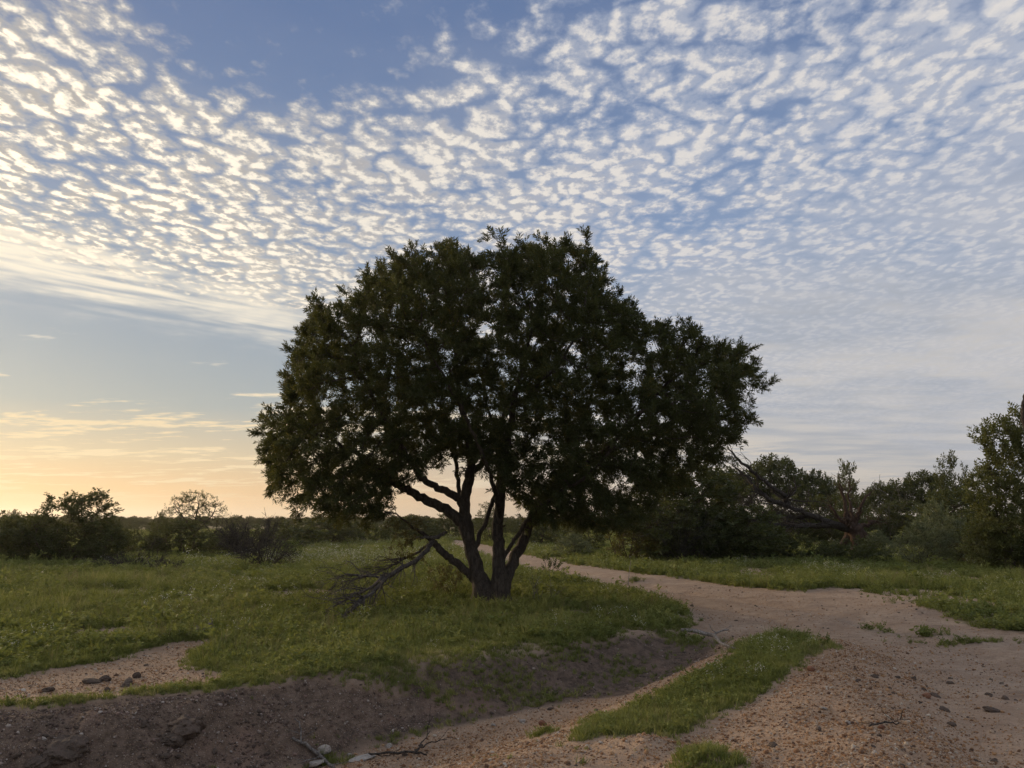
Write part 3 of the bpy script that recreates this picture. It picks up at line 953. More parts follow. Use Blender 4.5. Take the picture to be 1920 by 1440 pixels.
# ------------------------------------------------------------------ bushes and smaller trees
def bush_parts(seed, blobs, stems=5, n=420, leaf=(0.10, 0.045), per=3.0, spread=1.1, rt=0.006, stem_r=None, trunk_h=0.0, dens=1.0, flat_top=0.0, ln=9, step=0.16, kill=0.24):
    """returns the wood mesh arrays and the leaf arrays of a bush about its base at the origin"""
    rng = np.random.default_rng(seed)
    B = np.array(blobs, float)
    vol = B[:, 3] * B[:, 4] * B[:, 5]
    k = rng.choice(len(B), n, p=vol / vol.sum())
    d = norm(rng.normal(size=(n, 3))) * (rng.uniform(0.12, 1, (n, 1)) ** 0.45)
    A = B[k, :3] + d * B[k, 3:]
    A += rng.normal(size=A.shape) * 0.08
    A = A[A[:, 2] > 0.12]
    top = A[:, 2].max()
    nodes, par = [], []
    for s in range(stems):
        a = 2 * math.pi * s / stems + rng.uniform(-.4, .4)
        e = B[rng.integers(len(B)), :3] + rng.normal(size=3) * 0.15
        p = np.array([math.cos(a), math.sin(a), 0]) * (0.10 if stems > 1 else 0.0) + [0, 0, -0.1]
        m = max(3, int(np.linalg.norm(e - p) * 0.75 / 0.2))
        bend = rng.normal(size=3) * 0.18
        for i in range(m + 1):
            t = i / m * 0.75
            w = p + (e - p) * t + bend * math.sin(t * 3.1) + np.array([0, 0, trunk_h]) * math.sin(min(t / 0.75, 1) * 1.57) * 0.5
            nodes.append(w); par.append(-1 if i == 0 else len(nodes) - 2)
    P, pr = colonize(nodes, par, A, 9.0, kill, step, rng, 90, (0, 0, 0.04), 0.2)
    r, kids = radii(pr, rt, 2.2)
    tb = Tubes()
    for run in chains(P, pr, r):
        tb.add(P[run], r[run])
    idx = np.nonzero((r < rt * 3.2) & (P[:, 2] > 0.1))[0]
    idx = np.repeat(idx, rng.poisson(per * dens, len(idx)))
    pp = np.maximum(pr[idx], 0)
    bd = norm(P[idx] - P[pp])
    D = bd * 0.6 + norm(P[idx] - [0, 0, top * 0.4]) * 0.5 + np.array([0, 0, 0.3]) + rng.normal(size=bd.shape) * 0.6
    protos = [leaf_quads(ln, rng, leaf[0], leaf[1], spread, leaf[0] * 2.2) for _ in range(6)]
    L = spray_cloud(protos, P[idx], D, rng.uniform(0.7, 1.3, len(idx)), rng)
    return tb, L


def bush_meshes(key, mat, wood='twig', **kw):
    tb, L = bush_parts(**kw)
    return tb.mesh('stems', M[wood]), mesh('crown', L[0], L[1], M[mat], L[2])


PROTO = {}


def proto(key, mat, **kw): PROTO[key] = bush_meshes(key, mat, **kw)


proto('round', 'leaf_bush', seed=1, blobs=[(0, 0, 1.2, 1.1, 1.0, 1.1), (-.8, .2, .8, .8, .8, .8), (.8, -.1, .9, .8, .8, .8), (.2, .1, 1.9, .7, .7, .7), (-.4, 0, 1.7, .6, .6, .6)], n=520, leaf=(.12, .05), per=2.6)
proto('loose', 'leaf_bush', seed=2, blobs=[(0, 0, 1.0, .9, .9, .9), (-.5, 0, 1.9, .7, .6, .6), (.5, .2, 2.3, .7, .6, .7), (.9, 0, 1.3, .6, .6, .7), (-.9, .1, 1.0, .5, .5, .6), (.1, 0, 2.7, .5, .5, .4)], n=480, leaf=(.12, .045), per=2.0)
proto('tall', 'leaf_bush', seed=9, blobs=[(0, 0, 1.0, 1.2, 1.0, 1.0), (-.8, 0, 1.2, .7, .7, .9), (.8, 0, 1.3, .7, .7, .9), (-.1, 0, 2.2, 1.0, .8, .8), (.5, .1, 2.6, .75, .7, .6), (-.4, 0, 2.75, .55, .5, .5), (1.05, 0, 2.2, .5, .45, .4), (-.9, 0, 2.0, .4, .4, .4)], n=760, leaf=(.12, .05), per=2.6)
proto('low', 'leaf_bush', seed=3, blobs=[(0, 0, .6, 1.3, .9, .6), (-1.1, .1, .5, .9, .8, .5), (1.1, 0, .55, .9, .8, .55), (.3, 0, 1.0, .7, .6, .5)], n=460, leaf=(.11, .05), per=2.6, stems=8)
proto('dome', 'leaf_bush', seed=4, blobs=[(0, 0, 3.6, 2.3, 2.0, 1.3), (-1.4, .2, 3.2, 1.2, 1.2, .9), (1.4, 0, 3.3, 1.2, 1.2, .9), (.3, 0, 4.5, 1.4, 1.2, .8)], n=620, leaf=(.20, .09), per=2.6, stems=2, trunk_h=1.2, step=.26, kill=.36, rt=.01)
proto('grey', 'leaf_grey', seed=5, blobs=[(0, 0, .8, .9, .8, .8), (.7, 0, .6, .6, .6, .6), (-.6, .1, .7, .6, .6, .6), (.1, 0, 1.3, .5, .5, .5)], n=360, leaf=(.11, .045), per=2.6, stems=7)
proto('brown', 'leaf_brown', seed=6, blobs=[(0, 0, 1.1, 1.0, .9, 1.1), (-.7, 0, .8, .6, .6, .8), (.6, 0, 1.7, .6, .6, .7)], n=460, leaf=(.09, .035), per=2.6, stems=7)
proto('fresh', 'leaf_bright', seed=8, blobs=[(0, 0, .5, .6, .5, .5), (.4, 0, .4, .4, .4, .4), (-.4, .1, .4, .4, .4, .4)], n=200, leaf=(.12, .05), per=2.2, stems=6)


def plant(px, Y, top, wpx, key, name, label, cat, group=None, rz=None, base_py=None, rng=random.Random(3), depth=None):
    me = PROTO[key]
    b = at(px, 980, Y); x = b[0]
    z0 = h1(x, Y)
    H = at(px, top, Y)[2] - z0
    co = np.zeros(len(me[1].vertices) * 3, np.float32); me[1].vertices.foreach_get('co', co)
    co = co.reshape(-1, 3)
    h0 = np.percentile(co[:, 2], 99.6)
    a = rz if rz is not None else rng.uniform(0, 6.28)
    w0 = np.percentile(co[:, 0] * math.cos(a) - co[:, 1] * math.sin(a), [0.7, 99.3])
    sw = (wpx / FPX * Y) / (w0[1] - w0[0])
    e = link(name, None); e.empty_display_size = 0.2
    e.location = (x - 0.5 * (w0[0] + w0[1]) * sw, Y, z0); e.rotation_euler = (0, 0, a); e.scale = (sw, sw, H / h0)
    s = link('trunk' if key == 'dome' else 'stems', me[0], e)
    c = link('crown', me[1], e); c['kind'] = 'stuff'
    tag(e, label, cat, group)
    return e


G = 'bushes along the far edge of the meadow'
plant(-10, 34, 968, 150, 'low', 'bush', 'dark low bush cut off by the left edge of the picture', 'bush', G)
plant(132, 35, 922, 160, 'tall', 'bush', 'tall dark bush against the orange sky near the left edge', 'bush', G, rz=0.3)
plant(66, 36, 966, 160, 'round', 'bush', 'rounded dark bush at the foot of the tall left bush', 'bush', G)
plant(196, 35, 978, 110, 'round', 'bush', 'low spreading bush just right of the tall left bush', 'bush', G)
plant(30, 44, 958, 70, 'loose', 'bush', 'thin twiggy bush rising behind the low bush at the left edge', 'bush', G)
plant(255, 42, 990, 90, 'low', 'bush', 'low dark bush between the tall left bush and the thin bare-looking tree', 'bush', G)
plant(335, 41, 976, 140, 'round', 'bush', 'dense dark bush at the foot of the thin flat-topped tree', 'bush', G)
plant(297, 43, 958, 44, 'loose', 'bush', 'small upright bush just left of the thin flat-topped tree', 'bush', G)
plant(425, 45, 986, 110, 'low', 'bush', 'low dark bush just right of the thin flat-topped tree', 'bush', G)
plant(535, 52, 976, 130, 'low', 'bush', 'low dark bush right of the grey dead brush', 'bush', G)
plant(612, 60, 972, 120, 'round', 'bush', 'broad dark bush under the left tip of the large crown', 'bush', G)
plant(545, 36, 1012, 46, 'fresh', 'shrub', 'small fresh green shrub right of the dark dead shrub', 'shrub')
plant(690, 64, 976, 110, 'low', 'bush', 'low bush seen beneath the left limbs of the large tree', 'bush', G)
plant(770, 75, 968, 110, 'round', 'bush', 'bush seen between the low left limb and the trunk', 'bush', G)
plant(845, 82, 958, 80, 'round', 'bush', 'dark bush at the far end of the track left of the trunk', 'bush', G)
plant(918, 62, 942, 70, 'loose', 'bush', 'pale green bush framed between the two stems of the large tree', 'bush', G)
plant(1010, 58, 968, 90, 'round', 'bush', 'bush right of the stems where the track disappears', 'bush', G)
plant(1085, 46, 962, 110, 'loose', 'bush', 'bush under the right-hand boughs beside the track', 'bush', G)
plant(1075, 40, 1000, 70, 'grey', 'shrub', 'small grey-green shrub at the track under the right boughs', 'shrub')
G2 = 'thicket behind the track on the right'
plant(1180, 34.5, 932, 120, 'brown', 'bush', 'browned bush at the left end of the thicket by the track', 'bush', G2)
plant(1240, 36, 892, 170, 'round', 'bush', 'large dark bush next to the browned bush', 'bush', G2)
plant(1325, 37, 876, 190, 'tall', 'bush', 'tallest dark bush of the thicket under the tip of the crown', 'bush', G2)
plant(1300, 34.5, 950, 170, 'round', 'bush', 'low dark bush in front of the thicket', 'bush', G2)
plant(1400, 36, 950, 130, 'round', 'bush', 'low dark bush at the right end of the thicket before the fallen tree', 'bush', G2)
G3 = 'trees on the skyline behind the fallen tree'
plant(1450, 72, 856, 134, 'dome', 'tree', 'dark dome-crowned tree on the skyline behind the fallen tree', 'tree', G3, rz=0.4)
plant(1375, 74, 880, 90, 'dome', 'tree', 'dark tree just left of the dome-crowned tree, behind the thicket', 'tree', G3)
plant(1535, 68, 884, 80, 'dome', 'tree', 'smaller dark tree just right of the dome-crowned tree', 'tree', G3)
plant(1600, 56, 866, 74, 'loose', 'tree', 'slender loose-leaved tree above the upturned roots', 'tree', G3, rz=1.0)
plant(1655, 72, 906, 90, 'dome', 'tree', 'low dark tree right of the upturned roots', 'tree', G3)
plant(1735, 66, 886, 120, 'dome', 'tree', 'broad dark tree left of the tall right-edge bush', 'tree', G3)
plant(1800, 54, 852, 100, 'loose', 'tree', 'leafy tree whose top stands just left of the tall right-edge bush', 'tree', G3)
plant(1790, 48, 920, 150, 'round', 'bush', 'dark rounded bush filling the gap before the tall right-edge bush', 'bush')
plant(1690, 60, 940, 130, 'round', 'bush', 'dark bush behind the clearing right of the fallen tree', 'bush')
plant(1560, 60, 930, 130, 'round', 'bush', 'dark bush right behind the upturned roots', 'bush')
plant(1470, 60, 930, 120, 'round', 'bush', 'dark bush under the dome-crowned tree', 'bush')
G4 = 'low shrubs before the fallen tree and right bushes'
plant(1490, 36, 1000, 130, 'low', 'shrub', 'low green shrub in front of the fallen trunk', 'shrub', G4)
plant(1585, 35, 1008, 100, 'low', 'shrub', 'low green shrub below the upturned roots', 'shrub', G4)
plant(1645, 38, 996, 70, 'grey', 'shrub', 'grey-green shrub at the left side of the sunlit clearing', 'shrub', G4)
plant(1722, 33, 980, 110, 'grey', 'shrub', 'rounded grey-green shrub right of the clearing', 'shrub', G4)
plant(1790, 33, 970, 90, 'grey', 'shrub', 'grey-green shrub at the foot of the tall right-edge bush', 'shrub', G4)
plant(1760, 42, 940, 90, 'grey', 'shrub', 'paler shrub behind the grey-green shrubs on the right', 'shrub', G4)
plant(1850, 31, 985, 110, 'brown', 'shrub', 'olive brown shrub low in front of the tall right-edge bush', 'shrub', G4)

# the tall bush at the right edge, built on its own
PROTO['edge'] = bush_meshes('edge', 'leaf_edge', seed=12, blobs=[(0, 0, 1.6, 1.5, 1.3, 1.5), (-.7, 0, 2.8, 1.0, .9, 1.0), (.5, .2, 3.6, 1.3, 1.0, 1.2), (-.3, -.1, 4.7, .9, .8, .9), (.5, 0, 5.3, .7, .6, .6), (1.4, 0, 2.4, 1.1, 1.0, 1.6), (-1.2, 0, 1.0, .8, .8, .9)],
                            n=2100, leaf=(.14, .055), per=3.0, stems=8)
plant(1916, 29, 772, 200, 'edge', 'bush', 'tall leafy bush cut off by the right edge of the picture', 'bush', None, rz=0.0)

# sparse flat-topped tree on the left skyline
def thin_tree():
    rng = np.random.default_rng(21)
    Y = 46.0
    x = at(365, 980, Y)[0]; z0 = h1(x, Y)
    root = link('tree', None); root.location = (x, Y, z0)
    tag(root, 'thin flat-topped tree with sparse leaves on the left skyline', 'tree')
    nodes, par = [], []
    def run(p0, pts):
        pr = p0
        for p in pts:
            nodes.append(np.array(p, float)); par.append(pr); pr = len(nodes) - 1
        return pr
    a = run(-1, [(0, 0, -.1), (0, 0, .4), (.05, 0, .8), (.0, 0, 1.1)])
    run(a, [(-.25, 0, 1.4), (-.5, .1, 1.75), (-.8, .1, 2.1)])
    b = run(a, [(.05, .1, 1.5), (.0, .1, 1.9), (.1, .0, 2.4)])
    run(a, [(.3, -.1, 1.35), (.65, -.1, 1.7), (1.0, -.1, 2.1)])
    n = 620
    u = rng.uniform(-1, 1, (n * 3, 3))
    u = u[(u ** 2).sum(1) < 1][:n]
    A = np.stack([u[:, 0] * 1.75, u[:, 1] * 1.4, 2.35 + u[:, 2] * 1.15], 1)
    A = A[A[:, 2] > 1.55 + 0.1 * np.abs(A[:, 0])]
    P, pr = colonize(nodes, par, A, 5, .17, .13, rng, 90, (0, 0, .03), .22)
    r, kids = radii(pr, 0.0072, 2.25)
    tb = Tubes()
    for c in chains(P, pr, r): tb.add(P[c], r[c])
    link('trunk', tb.mesh('trunk', M['twig']), root)
    idx = np.nonzero((kids == 0) & (P[:, 2] > 1.5))[0]
    idx = np.repeat(idx, rng.poisson(4.0, len(idx)))
    V, F, T = spray_cloud([leaf_quads(6, rng, .085, .036, 1.1, .16) for _ in range(4)], P[idx], norm(rng.normal(size=(len(idx), 3))) + [0, 0, .4], rng.uniform(.7, 1.2, len(idx)), rng)
    c = link('crown', mesh('crown', V, F, M['leaf_bush'], T), root); c['kind'] = 'stuff'


thin_tree()


# ------------------------------------------------------------------ dead wood
def dead_shrub(px, Y, top, wpx, seed, name, label, cat, mat='dead_dark', n=26, depth=2, lean=0.0, r=0.02, up=0.02, group=None, minr=0.006, flat_=1.0):
    rng = np.random.default_rng(seed)
    x = at(px, 980, Y)[0]; z0 = h1(x, Y)
    H = at(px, top, Y)[2] - z0; Wd = wpx / FPX * Y
    tb = Tubes()
    for i in range(n):
        a = rng.uniform(0, 6.28)
        d = np.array([math.cos(a) * Wd * 0.5 + lean, math.sin(a) * Wd * 0.4, H * rng.uniform(0.5, 1.05) * flat_])
        L = np.linalg.norm(d)
        grow(tb, (rng.normal() * .12, rng.normal() * .12, -0.03), d, L * 0.72, r * rng.uniform(.7, 1.3), depth, rng, 0.30, up, (3, 5), 0.65, 0.5, None, minr)
    e = link(name, None); e.location = (x, Y, z0)
    link('branches', tb.mesh('branches', M[mat]), e)
    tag(e, label, cat, group)
    return e


dead_shrub(470, 40, 962, 170, 31, 'dead_bush', 'wide grey dead brush heap behind the dark dead shrub', 'dead bush', 'dead_dark', 44, 2, 0, .026, minr=.009)
dead_shrub(500, 31, 992, 150, 32, 'dead_shrub', 'dark bare shrub with splayed sticks in the left meadow', 'dead shrub', 'dead_dark', 36, 2, .1, .017)
dead_shrub(318, 29.5, 1048, 76, 33, 'dead_shrub', 'small dark dead shrub standing in the left meadow', 'dead shrub', 'dead_dark', 34, 2, 0, .012)
dead_shrub(255, 31.5, 1036, 190, 34, 'brushwood', 'low strip of dark dead brushwood lying in the left meadow', 'brushwood', 'dead_dark', 60, 2, 0, .016, -0.02, flat_=.6)
dead_shrub(415, 44, 925, 60, 35, 'dead_bush', 'bare arching twigs right of the thin flat-topped tree', 'dead bush', 'dead_dark', 8, 2, .3, .016, -0.05)
dead_shrub(1665, 60, 874, 46, 36, 'dead_tree', 'small bare dead twigs on the skyline right of the roots', 'dead tree', 'dead', 6, 2, .2, .022, -.02)
dead_shrub(506, 66, 940, 20, 37, 'dead_tree', 'tiny bare sapling on the left skyline', 'dead tree', 'dead_dark', 4, 2, 0, .02)
dead_shrub(1270, 33.5, 905, 150, 38, 'dead_bush', 'tangled bare brush in front of the thicket', 'dead bush', 'dead_dark', 26, 2, .2, .016)
dead_shrub(1010, 17.6, 1052, 50, 39, 'dead_shrub', 'small bare twigs just right of the trunk base', 'dead shrub', 'dead', 5, 1, .1, .008, 0, None, .004)


def fallen_tree():
    rng = np.random.default_rng(51)
    Y = 41.0
    x, z0 = at(1590, 980, Y)[0], 0.0
    base = np.array([x, Y, h1(x, Y)])
    root = link('fallen_tree', None); root.location = base
    tag(root, 'uprooted dead tree lying behind the track with its roots in the air', 'fallen tree')
    W = lambda w: w / FPX * Y / 2

    def add(name, mat, runs, extra=0, ln=(.6, 1.6), up=0.05, dp=1):
        tb = Tubes()
        for pts, wd in runs:
            P = np.array([at(a, b, Y + c) for a, b, c in pts])
            P, r = refine(P, [W(w) for w in wd], 4, 0.03, rng)
            tb.add(P, r)
            for _ in range(extra):
                k = rng.integers(2, len(P))
                d = norm(P[k] - P[k - 1]) + rng.normal(size=3) * .7
                grow(tb, P[k], d, rng.uniform(*ln), max(.012, r[k] * .4), dp, rng, .4, up, (2, 4), .7, .6, None, .008)
        o = link(name, tb.mesh(name, M[mat]), root); o.location = -base
        return o
    add('trunk', 'dead_dark', [([(1612, 992, 0), (1580, 988, 0), (1545, 976, -.1), (1510, 962, -.2), (1478, 950, -.3), (1462, 942, -.3)], [22, 16, 11, 9, 8, 7])])
    add('limb', 'dead_dark', [([(1478, 950, -.3), (1474, 936, -.3), (1470, 928, -.4), (1440, 908, -.6), (1410, 884, -.8), (1385, 862, -1), (1366, 842, -1.1)], [11, 10, 8, 7, 6, 5, 2])], 12)
    add('limb', 'dead_dark', [([(1465, 944, -.3), (1440, 936, -.4), (1415, 912, -.3), (1395, 890, 0), (1372, 872, .3)], [9, 8, 7, 5, 2])], 12)
    add('limb', 'dead_dark', [([(1560, 985, 0), (1510, 985, -.3), (1460, 984, -.6), (1410, 976, -.8), (1370, 965, -1)], [10, 8, 7, 5, 3])], 18)
    add('limb', 'dead_dark', [([(1520, 968, 0), (1480, 968, .3), (1440, 960, .6), (1400, 945, .8)], [9, 7, 6, 3])], 18)
    tb = Tubes()
    for _ in range(46):                                   # the shattered crown, a tangle of bare twigs
        t = rng.uniform()
        p = at(1365 + 190 * t, 985 - 30 * rng.uniform() + 10 * t, Y + rng.uniform(-1.2, .8))
        grow(tb, p, rng.normal(size=3) * [1, .6, .5] + [-.5, 0, .55], rng.uniform(.7, 1.9), .028, 2, rng, .45, .0, (2, 4), .7, .6, None, .009)
    o = link('branches', tb.mesh('branches', M['dead_dark']), root); o.location = -base
    add('roots', 'roots', [([(1596, 990, 0), (1588, 960, -.1), (1580, 925, -.2), (1576, 905, -.2)], [12, 7, 5, 2]), ([(1598, 990, 0), (1598, 965, .2), (1592, 935, .3), (1594, 900, .3)], [10, 6, 4, 2]),
                           ([(1600, 990, 0), (1610, 965, -.2), (1618, 940, -.3), (1634, 922, -.3)], [11, 7, 5, 2]), ([(1590, 990, 0), (1572, 970, 0), (1562, 955, .1), (1552, 948, .2)], [10, 6, 4, 2]),
                           ([(1600, 992, 0), (1590, 975, -.5), (1585, 960, -.7)], [18, 10, 5]), ([(1605, 992, 0), (1625, 985, 0), (1640, 975, .1)], [11, 7, 3]), ([(1600, 990, 0), (1606, 1010, -.1), (1604, 1040, -.1)], [30, 22, 14]), ([(1602, 992, .1), (1585, 1012, .3), (1570, 1040, .4)], [22, 14, 8]), ([(1606, 992, .1), (1622, 1010, .2), (1634, 1040, .2)], [22, 13, 7])], 7, (.3, .9), .1)


fallen_tree()


def edge_snag():
    rng = np.random.default_rng(61)
    Y = 27.0
    x = at(1950, 980, Y)[0]
    base = np.array([x, Y, h1(x, Y)])
    root = link('dead_tree', None); root.location = base
    tag(root, 'crooked dark dead stem showing at the right edge above the tall bush', 'dead tree')
    tb = Tubes()
    P, r = refine(np.array([[x, Y, base[2] - .1], at(1948, 940, Y), at(1938, 860, Y), at(1928, 810, Y), at(1920, 780, Y), at(1920, 755, Y), at(1930, 730, Y), at(1950, 700, Y)]), [.14, .13, .11, .1, .09, .08, .07, .05], 4, .02, rng)
    tb.add(P, r, 8, .06, rng)
    for k in (14, 22): grow(tb, P[k], np.array([1.0, .2, .4]), .8, .04, 1, rng)
    o = link('trunk', tb.mesh('trunk', M['dead_dark']), root); o.location = -base


edge_snag()


def stick(name, pts, wd, label, cat, mat, seed, twigs=3, tl=(.15, .4), lift=0.0, group=None):
    """a branch lying on the ground; pts are pixels on the ground with a height above it"""
    rng = np.random.default_rng(seed)
    tb = Tubes()
    first = None
    for run, w in zip(pts, wd):
        P = []
        for a, b, hgt in run:
            p = hit(a, b); P.append([p[0], p[1], h1(p[0], p[1]) + hgt + 0.012])
        P, r = refine(np.array(P), w, 4, 0.006, rng)
        first = P[0] if first is None else first
        tb.add(P, r, 6, .06, rng)
        for _ in range(twigs):
            k = rng.integers(1, len(P))
            d = norm(P[k] - P[k - 1]) + rng.normal(size=3) * [.8, .8, .25]
            grow(tb, P[k], d, rng.uniform(*tl), r[k] * .6, 1, rng, .4, 0.0, (1, 2), .6, .6, None, .003)
    me = tb.mesh(name, M[mat])
    me.transform(Matrix.Translation(-Vector(first)))
    o = link(name, me); o.location = first
    return tag(o, label, cat, group)


stick('fallen_branch', [[(1278, 1192, .08), (1305, 1199, .12), (1340, 1207, .10), (1352, 1218, .07), (1378, 1224, .05)], [(1335, 1205, .10), (1355, 1201, .14), (1368, 1196, .12)]], [[.026, .032, .03, .022, .012], [.018, .015, .009]],
      'pale bleached branch lying in the hollow beside the track', 'branch', 'pale_stick', 71, 3)
stick('fallen_branch', [[(352, 1198, .04), (375, 1192, .09), (400, 1188, .06), (412, 1190, .02)], [(358, 1182, .05), (372, 1190, .08), (395, 1194, .04)], [(365, 1200, .02), (390, 1186, .1), (398, 1180, .12)]], [[.03, .04, .035, .02], [.025, .03, .02], [.02, .025, .015]],
      'dark crooked log pieces heaped at the top of the left dirt patch', 'branch', 'dead', 72, 2)
stick('fallen_branch', [[(548, 1392, .03), (572, 1408, .05), (600, 1428, .04), (625, 1446, .02)], [(566, 1406, .04), (562, 1385, .1), (553, 1372, .12)]], [[.012, .018, .018, .012], [.01, .008, .005]],
      'weathered stick lying in the ditch at the bottom left of centre', 'branch', 'dead', 73, 2)
stick('twig', [[(690, 1420, .02), (735, 1420, .03), (775, 1418, .03), (800, 1422, .02)], [(775, 1418, .03), (800, 1406, .04), (836, 1396, .04)], [(780, 1418, .03), (796, 1400, .06), (806, 1386, .07)]], [[.01, .012, .012, .008], [.008, .007, .004], [.008, .006, .004]],
      'dark forked twig lying on the pale ditch floor', 'twig', 'dead_dark', 74, 1)
stick('fallen_branch', [[(850, 1146, .03), (880, 1142, .04), (905, 1138, .05)], [(865, 1152, .02), (890, 1150, .03), (908, 1152, .02)], [(930, 1142, .05), (948, 1132, .07), (960, 1124, .05)]], [[.02, .018, .01], [.012, .012, .008], [.014, .012, .006]],
      'pale broken branches lying at the foot of the large tree', 'branch', 'pale_stick', 75, 2)
stick('fallen_branch', [[(582, 1168, .03), (600, 1172, .05), (622, 1176, .03)]], [[.02, .03, .02]], 'short dark stick left of the broken bough tip', 'branch', 'dead', 76, 1)
stick('twig', [[(1178, 1098, .0), (1181, 1084, .25), (1184, 1072, .4)]], [[.012, .01, .005]], 'thin upright twig at the grassy edge of the track', 'twig', 'dead', 77, 2)
stick('twig', [[(1180, 1130, .03), (1195, 1136, .08), (1210, 1140, .03)]], [[.012, .014, .008]], 'dark twig in the grass right of the large tree', 'twig', 'dead_dark', 78, 2)
stick('twig', [[(1630, 1368, .015), (1660, 1362, .02), (1690, 1364, .015)]], [[.006, .008, .004]], 'dark twig lying on the right side of the gravel mound', 'twig', 'dead_dark', 79, 2)


def sapling():
    rng = np.random.default_rng(81)
    p = hit(1030, 1078); base = np.array([p[0], p[1], h1(p[0], p[1])])
    root = link('sapling', None); root.location = base
    tag(root, 'small leafy sapling standing just right of the large trunk', 'sapling')
    tb = Tubes(); tips = []
    for d in ((-.5, 0, .9), (.1, .1, 1), (.6, -.1, .8), (.9, .1, .5)):
        grow(tb, (0, 0, -.03), d, .55, .012, 1, rng, .25, .06, (3, 4), .5, .6, tips, .004)
    link('stem', tb.mesh('stem', M['twig']), root)
    P = np.array([t[0] for t in tips]); D = np.array([t[1] for t in tips])
    V, F, T = spray_cloud([leaf_quads(7, rng, .085, .05, 1.0, .14) for _ in range(3)], P, D, np.ones(len(P)), rng)
    c = link('crown', mesh('crown', V, F, M['leaf_bush'], T), root); c['kind'] = 'stuff'


sapling()


# ------------------------------------------------------------------ stones and clods
def stone_mesh(seed, flatn=0.7, sub=2, jag=0.16):
    bm = bmesh.new(); bmesh.ops.create_icosphere(bm, subdivisions=sub, radius=1.0)
    rng = np.random.default_rng(seed)
    dirs = norm(rng.normal(size=(9, 3))); cut = rng.uniform(0.55, 0.95, 9)
    for v in bm.verts:
        c = np.array(v.co)
        for d, k in zip(dirs, cut):
            s = c @ d
            if s > k: c = c - d * (s - k) * 0.85
        c = c * (1 + rng.normal() * jag * 0.25)
        v.co = (c[0], c[1] * 0.85, c[2] * flatn)
    me = bpy.data.meshes.new('stone'); bm.to_mesh(me); bm.free()
    return me


def clod_mesh(seed, flatn=0.6, sub=4):
    """a crumbling lump of earth"""
    bm = bmesh.new(); bmesh.ops.create_icosphere(bm, subdivisions=sub, radius=1.0)
    rng = np.random.default_rng(seed)
    C = np.array([v.co[:] for v in bm.verts])
    d = np.zeros(len(C))
    for f, a in ((1.3, .34), (2.9, .24), (6.5, .16), (13, .09)):
        o = rng.uniform(0, 50, 3)
        d += .62 * a * (fbm(C[:, 0] + o[0] + C[:, 2] * .7, C[:, 1] + o[1] - C[:, 2] * .6, f, 1, seed))
    C = C * (1 + d)[:, None] * [1, .8, flatn]
    for v, c in zip(bm.verts, C): v.co = c
    me = bpy.data.meshes.new('clod'); bm.to_mesh(me); bm.free()
    return me


def rock_mat(name, stops, inst=False):
    m, nt, out = new_mat(name)
    oi = nt.nodes.new('ShaderNodeObjectInfo')
    tc = nt.nodes.new('ShaderNodeTexCoord')
    n = noise(X(tc.outputs['Object']), 2.5, 4.0, 0.65, '3D')
    c = ramp(X(oi.outputs['Random']), stops)
    c = mix(sstep(0.4, 0.75, n) * 0.5, c, (0.16, 0.11, 0.085))
    b = principled(nt, c, 0.9, 0.2, bump(nt, n, 0.5, 0.2))
    nt.links.new(b.outputs[0], out.inputs[0])
    return m


M['pebble'] = rock_mat('gravel stones', [(0.0, (0.13, 0.080, 0.055)), (0.25, (0.36, 0.19, 0.095)), (0.6, (0.50, 0.30, 0.150)), (0.85, (0.52, 0.40, 0.29)), (1.0, (0.66, 0.58, 0.48))])
M['pebble_dark'] = rock_mat('bank stones', [(0.0, (0.085, 0.062, 0.050)), (0.4, (0.18, 0.125, 0.10)), (0.75, (0.27, 0.185, 0.15)), (0.9, (0.40, 0.33, 0.28)), (1.0, (0.56, 0.50, 0.44))])
M['clod'] = rock_mat('dark soil clods', [(0.0, (0.085, 0.066, 0.052)), (1.0, (0.14, 0.105, 0.082))])
M['rock_pale'] = rock_mat('pale rock', [(0.0, (0.36, 0.32, 0.28)), (1.0, (0.46, 0.42, 0.37))])
M['rock_red'] = rock_mat('rust red rock', [(0.0, (0.24, 0.11, 0.07)), (1.0, (0.30, 0.15, 0.09))])


def stone(px, py, wpx, label, mat, seed, flatn=.6, name='stone', cat='stone', group=None, sink=.3, asp=1.0):
    p = hit(px, py)
    me = clod_mesh(seed, flatn) if name == 'clod' else stone_mesh(seed, flatn)
    me.materials.append(M[mat])
    s = wpx / FPX * math.hypot(p[1], p[0]) / 2
    o = link(name, me); o.scale = (s, s * asp, s)
    rg = random.Random(seed)
    o.location = (p[0], p[1], h1(p[0], p[1]) + s * flatn * (1 - sink) * .8); o.rotation_euler = (rg.uniform(-.2, .2), rg.uniform(-.2, .2), rg.uniform(0, 6.28))
    return tag(o, label, cat, group)


stone(170, 1281, 30, 'widest flat dark clod on the left dirt patch', 'clod', 91, .3, 'clod', 'clod')
stone(197, 1277, 18, 'dark clod touching the right end of the widest flat clod', 'clod', 92, .55, 'clod', 'clod')
stone(256, 1271, 13, 'small dark clod highest up on the left dirt patch', 'clod', 93, .9, 'clod', 'clod')
stone(238, 1285, 36, 'long dark clod right of centre on the left dirt patch', 'clod', 94, .28, 'clod', 'clod', asp=.5)
stone(200, 1297, 11, 'small dark clod at the lower edge of the left dirt patch', 'clod', 95, .8, 'clod', 'clod')
stone(90, 1296, 22, 'low brown clod near the left end of the dirt patch', 'clod', 96, .35, 'clod', 'clod')
stone(345, 1352, 72, 'big dark crumbling clod on the face of the left bank', 'clod', 97, .55, 'clod', 'clod', sink=1.8)
stone(322, 1378, 50, 'dark clod just below the big clod on the left bank', 'clod', 98, .55, 'clod', 'clod', sink=1.8)
